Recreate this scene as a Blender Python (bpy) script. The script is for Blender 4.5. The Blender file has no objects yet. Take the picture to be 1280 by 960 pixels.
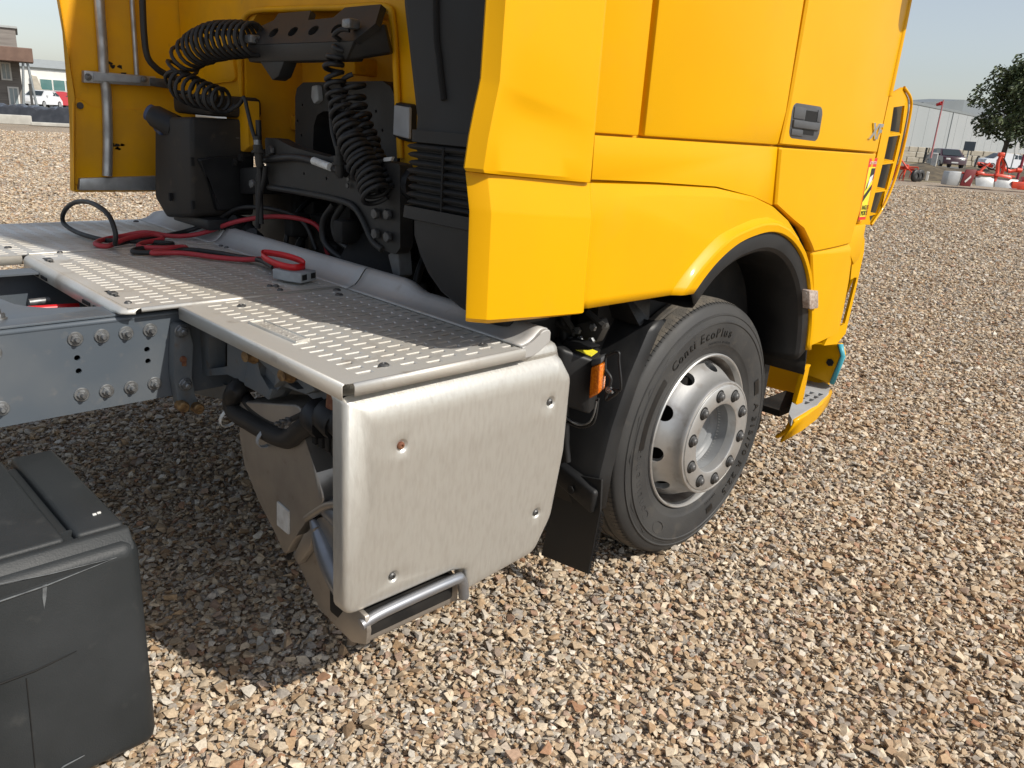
import bpy, bmesh, math, random
from mathutils import Vector, Matrix, noise
R_ = random.Random(7)
sc = bpy.context.scene
PI = math.pi

# ------------------------------------------------------------------ camera, sky, sun, exposure
cam = bpy.data.objects.new("camera", bpy.data.cameras.new("camera"))
sc.collection.objects.link(cam)
CAM = Vector((-2.46446, -2.60652, 1.53670))
RX = Vector((0.715890, -0.695537, 0.061075)); UX = Vector((0.176748, 0.265153, 0.947868)); FX = Vector((0.675471, 0.667774, -0.312756))
m = Matrix((RX, UX, -FX)).transposed().to_4x4(); m.translation = CAM
cam.matrix_world = m
cam.data.sensor_width = 36; cam.data.lens = 998.74 / 1280 * 36
cam.data.clip_start = 0.05; cam.data.clip_end = 3000
sc.camera = cam

SUN = Vector((0.25, -1.05, 1.0)).normalized()
world = bpy.data.worlds.new("World"); sc.world = world; world.use_nodes = True
nt = world.node_tree; bgn = nt.nodes["Background"]
sky = nt.nodes.new("ShaderNodeTexSky"); sky.sky_type = 'NISHITA'; sky.sun_disc = False
sky.sun_elevation = math.asin(SUN.z); sky.sun_rotation = math.atan2(SUN.x, SUN.y)
sky.air_density = 1.0; sky.dust_density = 1.2; sky.ozone_density = 1.5
hs = nt.nodes.new("ShaderNodeHueSaturation"); hs.inputs['Saturation'].default_value = 0.55
nt.links.new(sky.outputs[0], hs.inputs['Color']); nt.links.new(hs.outputs[0], bgn.inputs[0]); bgn.inputs[1].default_value = 0.12
sl = bpy.data.lights.new("sun", 'SUN'); sl.energy = 4.2; sl.angle = math.radians(0.8); sl.color = (1.0, 0.94, 0.85)
so = bpy.data.objects.new("sun", sl); sc.collection.objects.link(so)
so.rotation_euler = SUN.to_track_quat('Z', 'Y').to_euler(); so.location = (0, -20, 30)
sc.view_settings.view_transform = 'Standard'; sc.view_settings.look = 'None'
sc.view_settings.exposure = 0.16; sc.view_settings.gamma = 1.0
try:
    sc.cycles.use_denoising = True; sc.cycles.max_bounces = 6; sc.cycles.diffuse_bounces = 3; sc.cycles.glossy_bounces = 3
except Exception: pass

# ------------------------------------------------------------------ materials
def mat(name, col, rough=0.5, metal=0.0, coat=0.0, col2=None, nscale=6.0, nlo=0.4, nhi=0.65, bump=0.0, bscale=40.0,
        rough2=None, col3=None, n3=30.0, stretch=None, spec=None, trans=0.0, n3lo=0.6, n3hi=0.75):
    M = bpy.data.materials.new(name); M.use_nodes = True
    t = M.node_tree; N = t.nodes; L = t.links; b = N["Principled BSDF"]
    b.inputs['Base Color'].default_value = (*col, 1); b.inputs['Roughness'].default_value = rough; b.inputs['Metallic'].default_value = metal
    if coat: b.inputs['Coat Weight'].default_value = coat; b.inputs['Coat Roughness'].default_value = 0.06
    if spec is not None: b.inputs['Specular IOR Level'].default_value = spec
    if trans: b.inputs['Transmission Weight'].default_value = trans
    tc = N.new("ShaderNodeTexCoord"); vec = tc.outputs['Object']
    if stretch:
        mp = N.new("ShaderNodeMapping"); mp.inputs['Scale'].default_value = stretch; L.new(vec, mp.inputs[0]); vec = mp.outputs[0]
    def nz(s, d=5):
        n = N.new("ShaderNodeTexNoise"); n.inputs['Scale'].default_value = s; n.inputs['Detail'].default_value = d; L.new(vec, n.inputs['Vector']); return n
    def rng(src, lo, hi):
        r = N.new("ShaderNodeMapRange"); r.inputs[1].default_value = lo; r.inputs[2].default_value = hi; L.new(src, r.inputs[0]); return r.outputs[0]
    cur = None
    if col2:
        f = rng(nz(nscale).outputs[0], nlo, nhi)
        mx = N.new("ShaderNodeMix"); mx.data_type = 'RGBA'; L.new(f, mx.inputs[0]); mx.inputs[6].default_value = (*col, 1); mx.inputs[7].default_value = (*col2, 1)
        cur = mx.outputs[2]
        if rough2 is not None:
            mr = N.new("ShaderNodeMix"); L.new(f, mr.inputs[0]); mr.inputs[2].default_value = rough; mr.inputs[3].default_value = rough2; L.new(mr.outputs[0], b.inputs['Roughness'])
    if col3:
        f = rng(nz(n3, 7).outputs[0], n3lo, n3hi)
        mx = N.new("ShaderNodeMix"); mx.data_type = 'RGBA'; L.new(f, mx.inputs[0])
        if cur: L.new(cur, mx.inputs[6])
        else: mx.inputs[6].default_value = (*col, 1)
        mx.inputs[7].default_value = (*col3, 1); cur = mx.outputs[2]
    if cur: L.new(cur, b.inputs['Base Color'])
    if bump:
        bn = N.new("ShaderNodeBump"); bn.inputs['Strength'].default_value = bump; bn.inputs['Distance'].default_value = 0.004
        L.new(nz(bscale, 4).outputs[0], bn.inputs['Height']); L.new(bn.outputs[0], b.inputs['Normal'])
    return M

YEL = mat("yellow_paint", (0.69, 0.352, 0.0), 0.38, coat=0.10, spec=.14, col2=(0.665, 0.337, 0.0), nscale=2.2, rough2=0.46, col3=(0.61, 0.32, 0.012), n3=5, n3lo=.60, n3hi=1.1, bump=0.02, bscale=9)
YELD = mat("grimy_shaded_yellow", (0.26, 0.135, 0.012), 0.7, col2=(0.12, 0.065, 0.012), nscale=7, col3=(0.05, 0.03, 0.012), n3=12, n3lo=.5, n3hi=.7)  # grime, darkened further to put wheel-arch shade into the colour
YELIN = mat("dusty_yellow_paint", (0.76, 0.37, 0.001), 0.5, spec=.25, col2=(0.62, 0.31, 0.02), nscale=4, rough2=0.65, col3=(0.35, 0.2, 0.05), n3=14, n3lo=.66, n3hi=.9)
ALU = mat("brushed_aluminium", (0.545, 0.535, 0.495), 0.40, metal=0.6, col2=(0.50, 0.487, 0.445), nscale=1.6, rough2=0.47, col3=(0.475, 0.455, 0.415), n3=95, n3lo=.42, n3hi=.78, bump=0.13, bscale=170, stretch=(1, 1, .25))
PLATE = mat("dusty_aluminium_tread", (0.66, 0.645, 0.60), 0.42, metal=0.5, col2=(0.52, 0.49, 0.43), nscale=3.2, nlo=.42, nhi=.66, rough2=0.6, col3=(0.33, 0.28, 0.22), n3=13, n3lo=.60, n3hi=.85, bump=0.10, bscale=120)
LIPM = mat("cast_grey_aluminium", (0.47, 0.465, 0.45), 0.48, metal=0.4, col2=(0.42, 0.412, 0.395), nscale=5, rough2=0.58, col3=(0.34, 0.31, 0.27), n3=22, n3lo=.62, n3hi=.9, bump=0.03, bscale=60)
RAIL = mat("grey_chassis_paint", (0.076, 0.093, 0.112), 0.38, col2=(0.096, 0.109, 0.122), nscale=5, rough2=0.5, col3=(0.17, 0.16, 0.148), n3=26, n3lo=.60, n3hi=.95, bump=0.03, bscale=30)
CAST = mat("grey_cast_iron", (0.105, 0.122, 0.135), 0.6, col2=(0.14, 0.145, 0.145), nscale=12, rough2=0.75, col3=(0.12, 0.085, 0.055), n3=24, n3lo=.62, n3hi=.85, bump=.25, bscale=90)
BOLT = mat("zinc_bolt", (0.27, 0.28, 0.285), 0.46, metal=0.8, col2=(0.17, 0.17, 0.17), nscale=60)
RUST = mat("rusty_steel", (0.15, 0.055, 0.03), 0.8, metal=0.1, col2=(0.24, 0.12, 0.06), nscale=60, bump=.3, bscale=150)
BRASS = mat("rust_stained_bolt", (0.30, 0.19, 0.085), 0.55, metal=0.6, col2=(0.13, 0.075, 0.04), nscale=60)
BLK = mat("black_plastic", (0.009, 0.0095, 0.0105), 0.46, col2=(0.016, 0.016, 0.016), nscale=7, rough2=0.6, bump=0.06, bscale=160, spec=.4)
BLKD = mat("dusty_black_plastic", (0.014, 0.0135, 0.013), 0.6, col2=(0.040, 0.034, 0.027), nscale=5, rough2=0.78, col3=(0.075, 0.055, 0.036), n3=16, n3lo=.62, n3hi=.85, bump=.08, bscale=120, spec=.35)
DUCT = mat("grey_black_duct_plastic", (0.016, 0.0165, 0.0165), 0.6, col2=(0.023, 0.022, 0.020), nscale=6, rough2=.7, bump=.05, bscale=200, spec=.35)
TOOL = mat("weathered_grey_black_plastic", (0.016, 0.019, 0.0205), 0.44, col2=(0.025, 0.028, 0.030), nscale=3.5, rough2=0.6, col3=(0.060, 0.060, 0.057), n3=18, n3lo=.62, n3hi=.95, bump=.14, bscale=260, spec=.42)
SCUFF = mat("pale_scuffed_plastic", (0.13, 0.14, 0.145), 0.6, col2=(0.07, 0.075, 0.08), nscale=40)
DARK = mat("grimy_dark_metal", (0.010, 0.010, 0.010), 0.7, col2=(0.022, 0.020, 0.018), nscale=9, rough2=.8, bump=.2, bscale=60, spec=.3)
BEAM = mat("dark_dusty_beam_paint", (0.020, 0.020, 0.020), 0.5, col2=(0.038, 0.035, 0.030), nscale=7, rough2=.65, bump=.05, bscale=60, spec=.35)
RUB = mat("rubber_hose", (0.010, 0.010, 0.010), 0.5, col2=(0.020, 0.019, 0.018), nscale=20, rough2=.62)
TYRE = mat("tyre_rubber", (0.028, 0.028, 0.028), 0.6, col2=(0.040, 0.039, 0.037), nscale=7, rough2=0.72, col3=(0.075, 0.066, 0.055), n3=16, n3lo=.58, n3hi=.85, bump=.10, bscale=170)
TREAD = mat("dusty_tyre_tread", (0.075, 0.068, 0.058), 0.85, col2=(0.13, 0.112, 0.088), nscale=22, bump=.5, bscale=190)
TLET = mat("tyre_lettering", (0.008, 0.008, 0.008), 0.42)
RIM = mat("cast_alloy_rim", (0.53, 0.53, 0.52), 0.40, metal=0.75, col2=(0.43, 0.425, 0.41), nscale=10, rough2=0.52, col3=(0.27, 0.235, 0.20), n3=17, n3lo=.58, n3hi=.85, bump=.05, bscale=120)
RIMB = mat("dirty_rim_barrel", (0.24, 0.215, 0.19), 0.55, metal=0.6, col2=(0.14, 0.115, 0.095), nscale=14, rough2=.7)
HUB = mat("grey_painted_hub", (0.24, 0.25, 0.255), 0.45, col2=(0.18, 0.185, 0.19), nscale=12)
NUT = mat("dark_steel_nut", (0.12, 0.12, 0.12), 0.5, metal=0.6, col2=(0.08, 0.078, 0.075), nscale=80)
MUF = mat("dusty_stainless_shell", (0.40, 0.37, 0.33), 0.46, metal=0.8, col2=(0.31, 0.28, 0.245), nscale=5, rough2=.6, col3=(0.20, 0.155, 0.115), n3=20, n3lo=.62, n3hi=.85, bump=.04, bscale=80)
GUARD = mat("blue_grey_steel_guard", (0.33, 0.345, 0.37), 0.34, metal=0.75, col2=(0.26, 0.265, 0.28), nscale=9, rough2=.5)
GALV = mat("galvanised_steel", (0.50, 0.51, 0.51), 0.42, metal=0.75, col2=(0.36, 0.36, 0.35), nscale=14, rough2=.6, bump=.1, bscale=90)
GREYP = mat("grey_step_plastic", (0.40, 0.41, 0.415), 0.55, col2=(0.33, 0.33, 0.325), nscale=9, bump=.06, bscale=150)
REDC = mat("red_cable_sheath", (0.42, 0.028, 0.04), 0.5, col2=(0.34, 0.03, 0.035), nscale=14, rough2=.65)
REDP = mat("red_plastic", (0.62, 0.010, 0.014), 0.38, col2=(0.55, 0.012, 0.016), nscale=20)
CONN = mat("grey_connector_plastic", (0.34, 0.36, 0.37), 0.55, col2=(0.28, 0.29, 0.30), nscale=30)
AMB = mat("amber_lens", (0.75, 0.20, 0.008), 0.18, col2=(0.60, 0.13, 0.004), nscale=120, nlo=.48, nhi=.52, coat=.5, bump=.5, bscale=240)
WINGIN = mat("olive_black_plastic", (0.030, 0.020, 0.004), 0.5, col2=(0.05, 0.034, 0.006), nscale=9)
YSTK = mat("yellow_sticker", (0.78, 0.66, 0.02), 0.5, col2=(0.60, 0.55, 0.05), nscale=60)
WSTK = mat("white_sticker", (0.68, 0.68, 0.65), 0.5, col2=(0.55, 0.54, 0.50), nscale=40)
RSTK = mat("red_sticker", (0.62, 0.02, 0.015), 0.5)
KSTK = mat("black_print", (0.012, 0.012, 0.012), 0.5)
CHR = mat("badge_chrome", (0.72, 0.72, 0.73), 0.16, metal=1.0)
HNDM = mat("door_handle_plastic", (0.062, 0.064, 0.068), 0.5, col2=(0.075, 0.076, 0.078), nscale=20, bump=.05, bscale=300)
BLUE = mat("faded_blue_film", (0.035, 0.30, 0.40), 0.45, col2=(0.06, 0.36, 0.44), nscale=9)
DBLUE = mat("dark_blue_cap", (0.035, 0.055, 0.115), 0.5, col2=(0.05, 0.07, 0.13), nscale=30)
LENS = mat("clear_lens", (0.50, 0.42, 0.36), 0.12, coat=.8, col2=(0.26, 0.18, 0.14), nscale=70, bump=.4, bscale=200)
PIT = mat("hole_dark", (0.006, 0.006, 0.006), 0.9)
STRAW = mat("grey_worn_strut", (0.13, 0.14, 0.145), 0.6, col2=(0.10, .1, .1), nscale=20)

# ------------------------------------------------------------------ mesh helpers
def put(o): sc.collection.objects.link(o); return o
SPLIT = {'bolt': .034, 'arm_lug': .03, 'sidewall_band': .03, 'moulded_line': .02, 'scuffed_edge': .02, 'clip_slot': .02, 'flange_slot': .01, 'wire_guard': .004, 'line_fittings': .04, 'far_mudguard': .01, 'side_box': .01,
         'connector_socket': .004, 'box_slot': .01, 'valve_fittings': .02, 'cross_member': .05, 'rail_flange': .02, 'silencer_core': .01, 'deck_shade_sheet': .001, 'deck_frame': .02, 'bracket_rib': .01, 'bracket_hole': .01, 'side_windows': .01, 'hitch_frame': .0, 'hydraulic_hose': .0}
STUFF = {'paint_chips', 'grit', 'flap_bristles', 'shoulder_sipes', 'sidewall_lettering', 'sidewall_relief', 'sidewall_lines', 'sticker_print', 'air_lines', 'engine_hoses', 'cable_loom', 'nut_seat', 'gearbox', 'embossed_plate', 'hose_coupling'}
def islands(bm, gap):
    # vertex groups of a mesh, islands closer than gap kept together
    bm.verts.ensure_lookup_table(); seen = set(); isl = []
    for v in bm.verts:
        if v.index in seen: continue
        st = [v]; seen.add(v.index); g_ = []
        while st:
            q = st.pop(); g_.append(q)
            for e in q.link_edges:
                w = e.other_vert(q)
                if w.index not in seen: seen.add(w.index); st.append(w)
        isl.append(g_)
    bb = [([min(v.co[k] for v in g_)-gap/2 for k in range(3)], [max(v.co[k] for v in g_)+gap/2 for k in range(3)]) for g_ in isl]
    n = len(isl); lab = list(range(n))
    for i in range(n):
        for j in range(i):
            if all(bb[i][0][k] <= bb[j][1][k] and bb[j][0][k] <= bb[i][1][k] for k in range(3)):
                a_, b_ = lab[i], lab[j]
                if a_ != b_: lab = [b_ if x == a_ else x for x in lab]
    out = {}
    for i, g_ in enumerate(isl): out.setdefault(lab[i], []).extend(g_)
    return list(out.values())
def mk(name, bm, material, parent=None, smooth=None, mats=None):
    if name in SPLIT:
        bm.verts.index_update(); gs = islands(bm, {'bolt': .004}.get(name, .002))
        if len(gs) > 1:
            first = None
            for g_ in gs:
                b2 = bmesh.new(); mp = {}
                for v in g_: mp[v] = b2.verts.new(v.co)
                for f_ in {f_ for v in g_ for f_ in v.link_faces}: b2.faces.new([mp[v] for v in f_.verts])
                o = mk_one(name, b2, material, parent, smooth, mats); first = first or o
            bm.free(); return first
    return mk_one(name, bm, material, parent, smooth, mats)
def mk_one(name, bm, material, parent=None, smooth=None, mats=None):
    me = bpy.data.meshes.new(name)
    bmesh.ops.remove_doubles(bm, verts=bm.verts, dist=1e-5)
    bmesh.ops.recalc_face_normals(bm, faces=bm.faces)
    bm.to_mesh(me); bm.free()
    for k in (mats or [material]): me.materials.append(k)
    if smooth:
        me.shade_smooth(); me.set_sharp_from_angle(angle=math.radians(smooth))
    o = put(bpy.data.objects.new(name, me))
    if name in STUFF: o['kind'] = 'stuff'
    if parent is not None: par(o, parent)
    return o
def wmat(o):
    M = Matrix.LocRotScale(o.location, o.rotation_euler, o.scale)
    return (wmat(o.parent) @ o.matrix_parent_inverse @ M) if o.parent else M
def par(o, p):
    o.parent = p; o.matrix_parent_inverse = wmat(p).inverted()
def empty(name, loc=(0, 0, 0), rz=0.0, parent=None):
    o = put(bpy.data.objects.new(name, None)); o.location = loc; o.rotation_euler = (0, 0, rz); o.empty_display_size = .1
    if parent is not None: par(o, parent)
    return o
def tag(o, label=None, cat=None, group=None, kind=None):
    for k, v in (('label', label), ('category', cat), ('group', group), ('kind', kind)):
        if v: o[k] = v
    return o
def box(bm, x0, x1, y0, y1, z0, z1, bev=0.0, seg=2, M=None):
    if x0 > x1: x0, x1 = x1, x0
    if y0 > y1: y0, y1 = y1, y0
    if z0 > z1: z0, z1 = z1, z0
    v = [bm.verts.new((x, y, z)) for x in (x0, x1) for y in (y0, y1) for z in (z0, z1)]
    fs = [bm.faces.new([v[i] for i in q]) for q in ((0,1,3,2),(4,6,7,5),(0,4,5,1),(2,3,7,6),(0,2,6,4),(1,5,7,3))]
    if M is not None: bmesh.ops.transform(bm, matrix=M, verts=v)
    if bev > 0:
        es = list({e for f in fs for e in f.edges})
        bmesh.ops.bevel(bm, geom=es, offset=bev, segments=seg, profile=.5, affect='EDGES')
def prism(bm, pts, vec, bev=0.0, seg=2, bev_back=False):
    """polygon pts (3-D, planar) extruded by vec; edges of the first face (and the sides) are rounded"""
    vec = Vector(vec); n = len(pts)
    a = [bm.verts.new(p) for p in pts]; b = [bm.verts.new(Vector(p) + vec) for p in pts]
    fa = bm.faces.new(a); fb = bm.faces.new(b[::-1])
    sd = [bm.faces.new([a[i], b[i], b[(i+1) % n], a[(i+1) % n]]) for i in range(n)]
    if bev > 0:
        es = list(fa.edges) + (list(fb.edges) if bev_back else [])
        for i in range(n):
            e = bm.edges.get((a[i], b[i]))
            d0 = (a[i].co - a[i-1].co).normalized(); d1 = (a[(i+1) % n].co - a[i].co).normalized()
            if e and d0.dot(d1) < .9: es.append(e)
        bmesh.ops.bevel(bm, geom=es, offset=bev, segments=seg, profile=.5, affect='EDGES', clamp_overlap=True)
def xz(pts, y): return [(p[0], y, p[1]) for p in pts]
def yz(pts, x): return [(x, p[0], p[1]) for p in pts]
def xy(pts, z): return [(p[0], p[1], z) for p in pts]
def spline(pts, k=6, closed=False):
    P = [Vector(p) for p in pts]; n = len(P); out = []
    rng = range(n if closed else n-1)
    for i in rng:
        p0 = P[(i-1) % n] if (closed or i > 0) else P[0]*2-P[1]
        p1 = P[i]; p2 = P[(i+1) % n]
        p3 = P[(i+2) % n] if (closed or i+2 < n) else P[n-1]*2-P[n-2]
        for j in range(k):
            t = j/k
            out.append(.5*((2*p1)+(p2-p0)*t+(2*p0-5*p1+4*p2-p3)*t*t+(3*p1-p0-3*p2+p3)*t**3))
    if not closed: out.append(P[-1])
    return out
def tube(bm, pts, r, n=8, closed=False, cap=True):
    P = [Vector(p) for p in pts]; m_ = len(P); rings = []
    rr = r if isinstance(r, (list, tuple)) else [r]*m_
    t0 = (P[1]-P[0]).normalized()
    u = t0.orthogonal().normalized()
    for i in range(m_):
        if closed: t = (P[(i+1) % m_]-P[i-1]).normalized()
        else: t = (P[min(i+1, m_-1)]-P[max(i-1, 0)]).normalized()
        u = (u-t*u.dot(t))
        u = u.normalized() if u.length > 1e-6 else t.orthogonal().normalized()
        w = t.cross(u)
        rings.append([bm.verts.new(P[i]+(u*math.cos(2*PI*k/n)+w*math.sin(2*PI*k/n))*rr[i]) for k in range(n)])
    for i in range(m_ if closed else m_-1):
        a, b = rings[i], rings[(i+1) % m_]
        for k in range(n): bm.faces.new((a[k], a[(k+1) % n], b[(k+1) % n], b[k]))
    if cap and not closed: bm.faces.new(rings[0][::-1]); bm.faces.new(rings[-1])
def lathe(bm, prof, c, n=64, closed=False, axis=(0, 1, 0), u=(1, 0, 0)):
    """profile of (radius, distance along axis) round axis through c"""
    A = Vector(axis).normalized(); U = Vector(u); U = (U-A*U.dot(A)).normalized(); W = A.cross(U); c = Vector(c); rings = []
    for r, h in prof:
        if r < 1e-6: rings.append([bm.verts.new(c+A*h)])
        else: rings.append([bm.verts.new(c+A*h+(U*math.cos(2*PI*k/n)+W*math.sin(2*PI*k/n))*r) for k in range(n)])
    m_ = len(rings)
    for i in range(m_ if closed else m_-1):
        a, b = rings[i], rings[(i+1) % m_]
        for k in range(n):
            q = [a[k % len(a)], a[(k+1) % len(a)], b[(k+1) % len(b)], b[k % len(b)]]
            q2 = []
            for v in q:
                if v not in q2: q2.append(v)
            if len(q2) > 2:
                try: bm.faces.new(q2)
                except ValueError: pass
def loft(bm, rings, cap=True, closed=True):
    vs = [[bm.verts.new(p) for p in r] for r in rings]; n = len(vs[0])
    for a, b in zip(vs, vs[1:]):
        for k in range(n if closed else n-1): bm.faces.new((a[k], a[(k+1) % n], b[(k+1) % n], b[k]))
    if cap and closed: bm.faces.new(vs[0][::-1]); bm.faces.new(vs[-1])
    return vs
def fillet(pts, r, k=5):
    P = [Vector((p[0], p[1])) for p in pts]; n = len(P); out = []
    for i in range(n):
        ri = r[i] if isinstance(r, (list, tuple)) else r
        a, b, c = P[i-1], P[i], P[(i+1) % n]
        d0 = (a-b); d1 = (c-b); l = min(d0.length, d1.length)*.49
        if ri <= 0 or l < 1e-6: out.append((b.x, b.y)); continue
        d0.normalize(); d1.normalize()
        ang = math.acos(max(-1, min(1, d0.dot(d1))))
        if ang > PI-.05: out.append((b.x, b.y)); continue
        t = min(ri/math.tan(ang/2), l); s = b+d0*t; e = b+d1*t
        for j in range(k+1):
            q = j/k; v = s*(1-q)**2+b*2*q*(1-q)+e*q*q; out.append((v.x, v.y))
    return out
def rrect(cx, cy, hx, hy, r, k=4):
    return fillet([(cx-hx, cy-hy), (cx+hx, cy-hy), (cx+hx, cy+hy), (cx-hx, cy+hy)], r, k)
def inset(pts, d):
    P = [Vector(p) for p in pts]; n = len(P)
    A = sum(P[i].x*P[(i+1) % n].y-P[(i+1) % n].x*P[i].y for i in range(n)); s = 1 if A > 0 else -1
    out = []
    for i in range(n):
        t = (P[(i+1) % n]-P[i-1])
        t = t.normalized() if t.length > 1e-9 else Vector((1, 0)); out.append((P[i].x-t.y*d*s, P[i].y+t.x*d*s))
    return out
def in_poly(p, poly):
    c = False
    for i in range(len(poly)):
        (x1, y1), (x2, y2) = poly[i], poly[i-1]
        if (y1 > p[1]) != (y2 > p[1]) and p[0] < (x2-x1)*(p[1]-y1)/(y2-y1)+x1: c = not c
    return c
def cdt(bm, loops2, verts, extra=(), f=None):
    """triangulate a 2-D outline with holes (loops2); verts are the matching mesh vertices, extra are inner points lifted by f"""
    from mathutils.geometry import delaunay_2d_cdt
    P = [Vector(p) for lp in loops2 for p in lp]; V = [v for lp in verts for v in lp]; E = []; k = 0
    for lp in loops2:
        n = len(lp); E += [(k+i, k+(i+1) % n) for i in range(n)]; k += n
    n0 = len(P); P += [Vector(p) for p in extra]
    ov, oe, of, orig = delaunay_2d_cdt(P, E, [], 0, 1e-6)[:4]
    mp = []
    for q, og in zip(ov, orig):
        ids = [i for i in og if i < n0]
        mp.append(V[ids[0]] if ids else bm.verts.new(f(q[0], q[1])) if f else None)
    for fc in of:
        c = sum((ov[i] for i in fc), Vector((0, 0)))/len(fc)
        if in_poly(c, loops2[0]) and not any(in_poly(c, h) for h in loops2[1:]):
            vs = [mp[i] for i in fc]
            if None in vs or len(set(vs)) < 3: continue
            try: bm.faces.new(vs)
            except ValueError: pass
def holed(bm, outline, holes, f, th, back=True):
    """flat sheet with true holes: outline & holes are 2-D loops, f maps (u,v,depth)->3-D, th thickness"""
    L2 = [[(p[0], p[1]) for p in lp] for lp in [outline]+holes]
    def layer(d):
        loops = [[bm.verts.new(f(p[0], p[1], d)) for p in lp] for lp in L2]; cdt(bm, L2, loops); return loops
    A = layer(0)
    if th:
        B = layer(th)
        for a, b in zip(A, B):
            for i in range(len(a)):
                j = (i+1) % len(a); bm.faces.new((a[i], a[j], b[j], b[i]))
    return A
def circ(u, v, r, n=12): return [(u+r*math.cos(2*PI*k/n), v+r*math.sin(2*PI*k/n)) for k in range(n)]
def frame_of(nrm, up=(0, 0, 1)):
    n = Vector(nrm).normalized(); u = Vector(up).cross(n)
    u = u.normalized() if u.length > 1e-5 else n.orthogonal().normalized(); return u, n.cross(u), n
def hexbolt(bm, p, nrm, r=.016, h=.014, washer=1.5, stud=.6, rot=0.0):
    """washer + hex nut + stud end standing on surface point p"""
    n = Vector(nrm).normalized(); p = Vector(p)
    if washer: lathe(bm, [(0, .0), (r*washer, .0), (r*washer, .003), (r*washer*.93, .0045), (0, .0045)], p, 16, axis=n)
    u = n.orthogonal().normalized(); u = Matrix.Rotation(rot, 3, n) @ u
    lathe(bm, [(r*1.12, .003), (r*1.12, h*.8), (r*.96, h), (0, h)], p, 6, axis=n, u=u)
    if stud: lathe(bm, [(r*stud, h), (r*stud, h+.010), (r*stud*.7, h+.013), (0, h+.013)], p, 10, axis=n)
def text_bm(bm, s, size, ext, place, align='LEFT', shear=0.0, spacing=1.0, fat=0.0):
    """lettering built from Blender's own font; place maps local (x, y, depth) -> 3-D"""
    cu = bpy.data.curves.new("t", 'FONT'); cu.body = s; cu.size = size; cu.extrude = ext; cu.align_x = align; cu.shear = shear; cu.space_character = spacing; cu.resolution_u = 3; cu.offset = fat
    o = bpy.data.objects.new("t", cu); sc.collection.objects.link(o)
    dg = bpy.context.evaluated_depsgraph_get(); dg.update()
    me = bpy.data.meshes.new_from_object(o.evaluated_get(dg))
    base = [bm.verts.new(place(v.co.x, v.co.y, v.co.z)) for v in me.vertices]
    for p in me.polygons:
        try: bm.faces.new([base[i] for i in p.vertices])
        except ValueError: pass
    bpy.data.objects.remove(o); bpy.data.curves.remove(cu); bpy.data.meshes.remove(me)
def new(): return bmesh.new()

# ================================================================== GROUND
def stone_ramp(N, L, fac):
    r = N.new("ShaderNodeValToRGB"); r.color_ramp.interpolation = 'LINEAR'; L.new(fac, r.inputs[0])
    cols = [(0, (.51, .41, .29)), (.13, (.61, .52, .395)), (.25, (.42, .315, .205)), (.36, (.49, .385, .265)), (.47, (.30, .20, .12)), (.55, (.45, .305, .175)), (.64, (.395, .355, .30)),
            (.74, (.66, .605, .51)), (.82, (.36, .20, .115)), (.87, (.27, .235, .20)), (.94, (.45, .405, .345)), (1, (.57, .47, .33))]
    el = r.color_ramp.elements
    el[0].position = 0; el[0].color = (*cols[0][1], 1); el[1].position = 1; el[1].color = (*cols[-1][1], 1)
    for p, c in cols[1:-1]:
        e = el.new(p); e.color = (*c, 1)
    return r
GRM = bpy.data.materials.new("gravel_ground"); GRM.use_nodes = True
t = GRM.node_tree; N = t.nodes; L = t.links; b = N["Principled BSDF"]; b.inputs['Roughness'].default_value = .9
geo = N.new("ShaderNodeNewGeometry")
vo = N.new("ShaderNodeTexVoronoi"); vo.inputs['Scale'].default_value = 42; L.new(geo.outputs['Position'], vo.inputs['Vector'])
sx = N.new("ShaderNodeSeparateColor"); L.new(vo.outputs['Color'], sx.inputs[0])
rp = stone_ramp(N, L, sx.outputs[0])
n1 = N.new("ShaderNodeTexNoise"); n1.inputs['Scale'].default_value = .35; n1.inputs['Detail'].default_value = 4; L.new(geo.outputs['Position'], n1.inputs['Vector'])
mr = N.new("ShaderNodeMapRange"); mr.inputs[1].default_value = .3; mr.inputs[2].default_value = .7; mr.inputs[3].default_value = .58; mr.inputs[4].default_value = .75; L.new(n1.outputs[0], mr.inputs[0])  # darkens the ground colour to stand in for shadows between stones
ml = N.new("ShaderNodeMix"); ml.data_type = 'RGBA'; ml.blend_type = 'MULTIPLY'; ml.inputs[0].default_value = 1; L.new(rp.outputs[0], ml.inputs[6]); L.new(mr.outputs[0], ml.inputs[7])
L.new(ml.outputs[2], b.inputs['Base Color'])
bp_ = N.new("ShaderNodeBump"); bp_.inputs['Strength'].default_value = .8; bp_.inputs['Distance'].default_value = .012; bp_.invert = True
L.new(vo.outputs['Distance'], bp_.inputs['Height']); L.new(bp_.outputs[0], b.inputs['Normal'])

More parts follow.
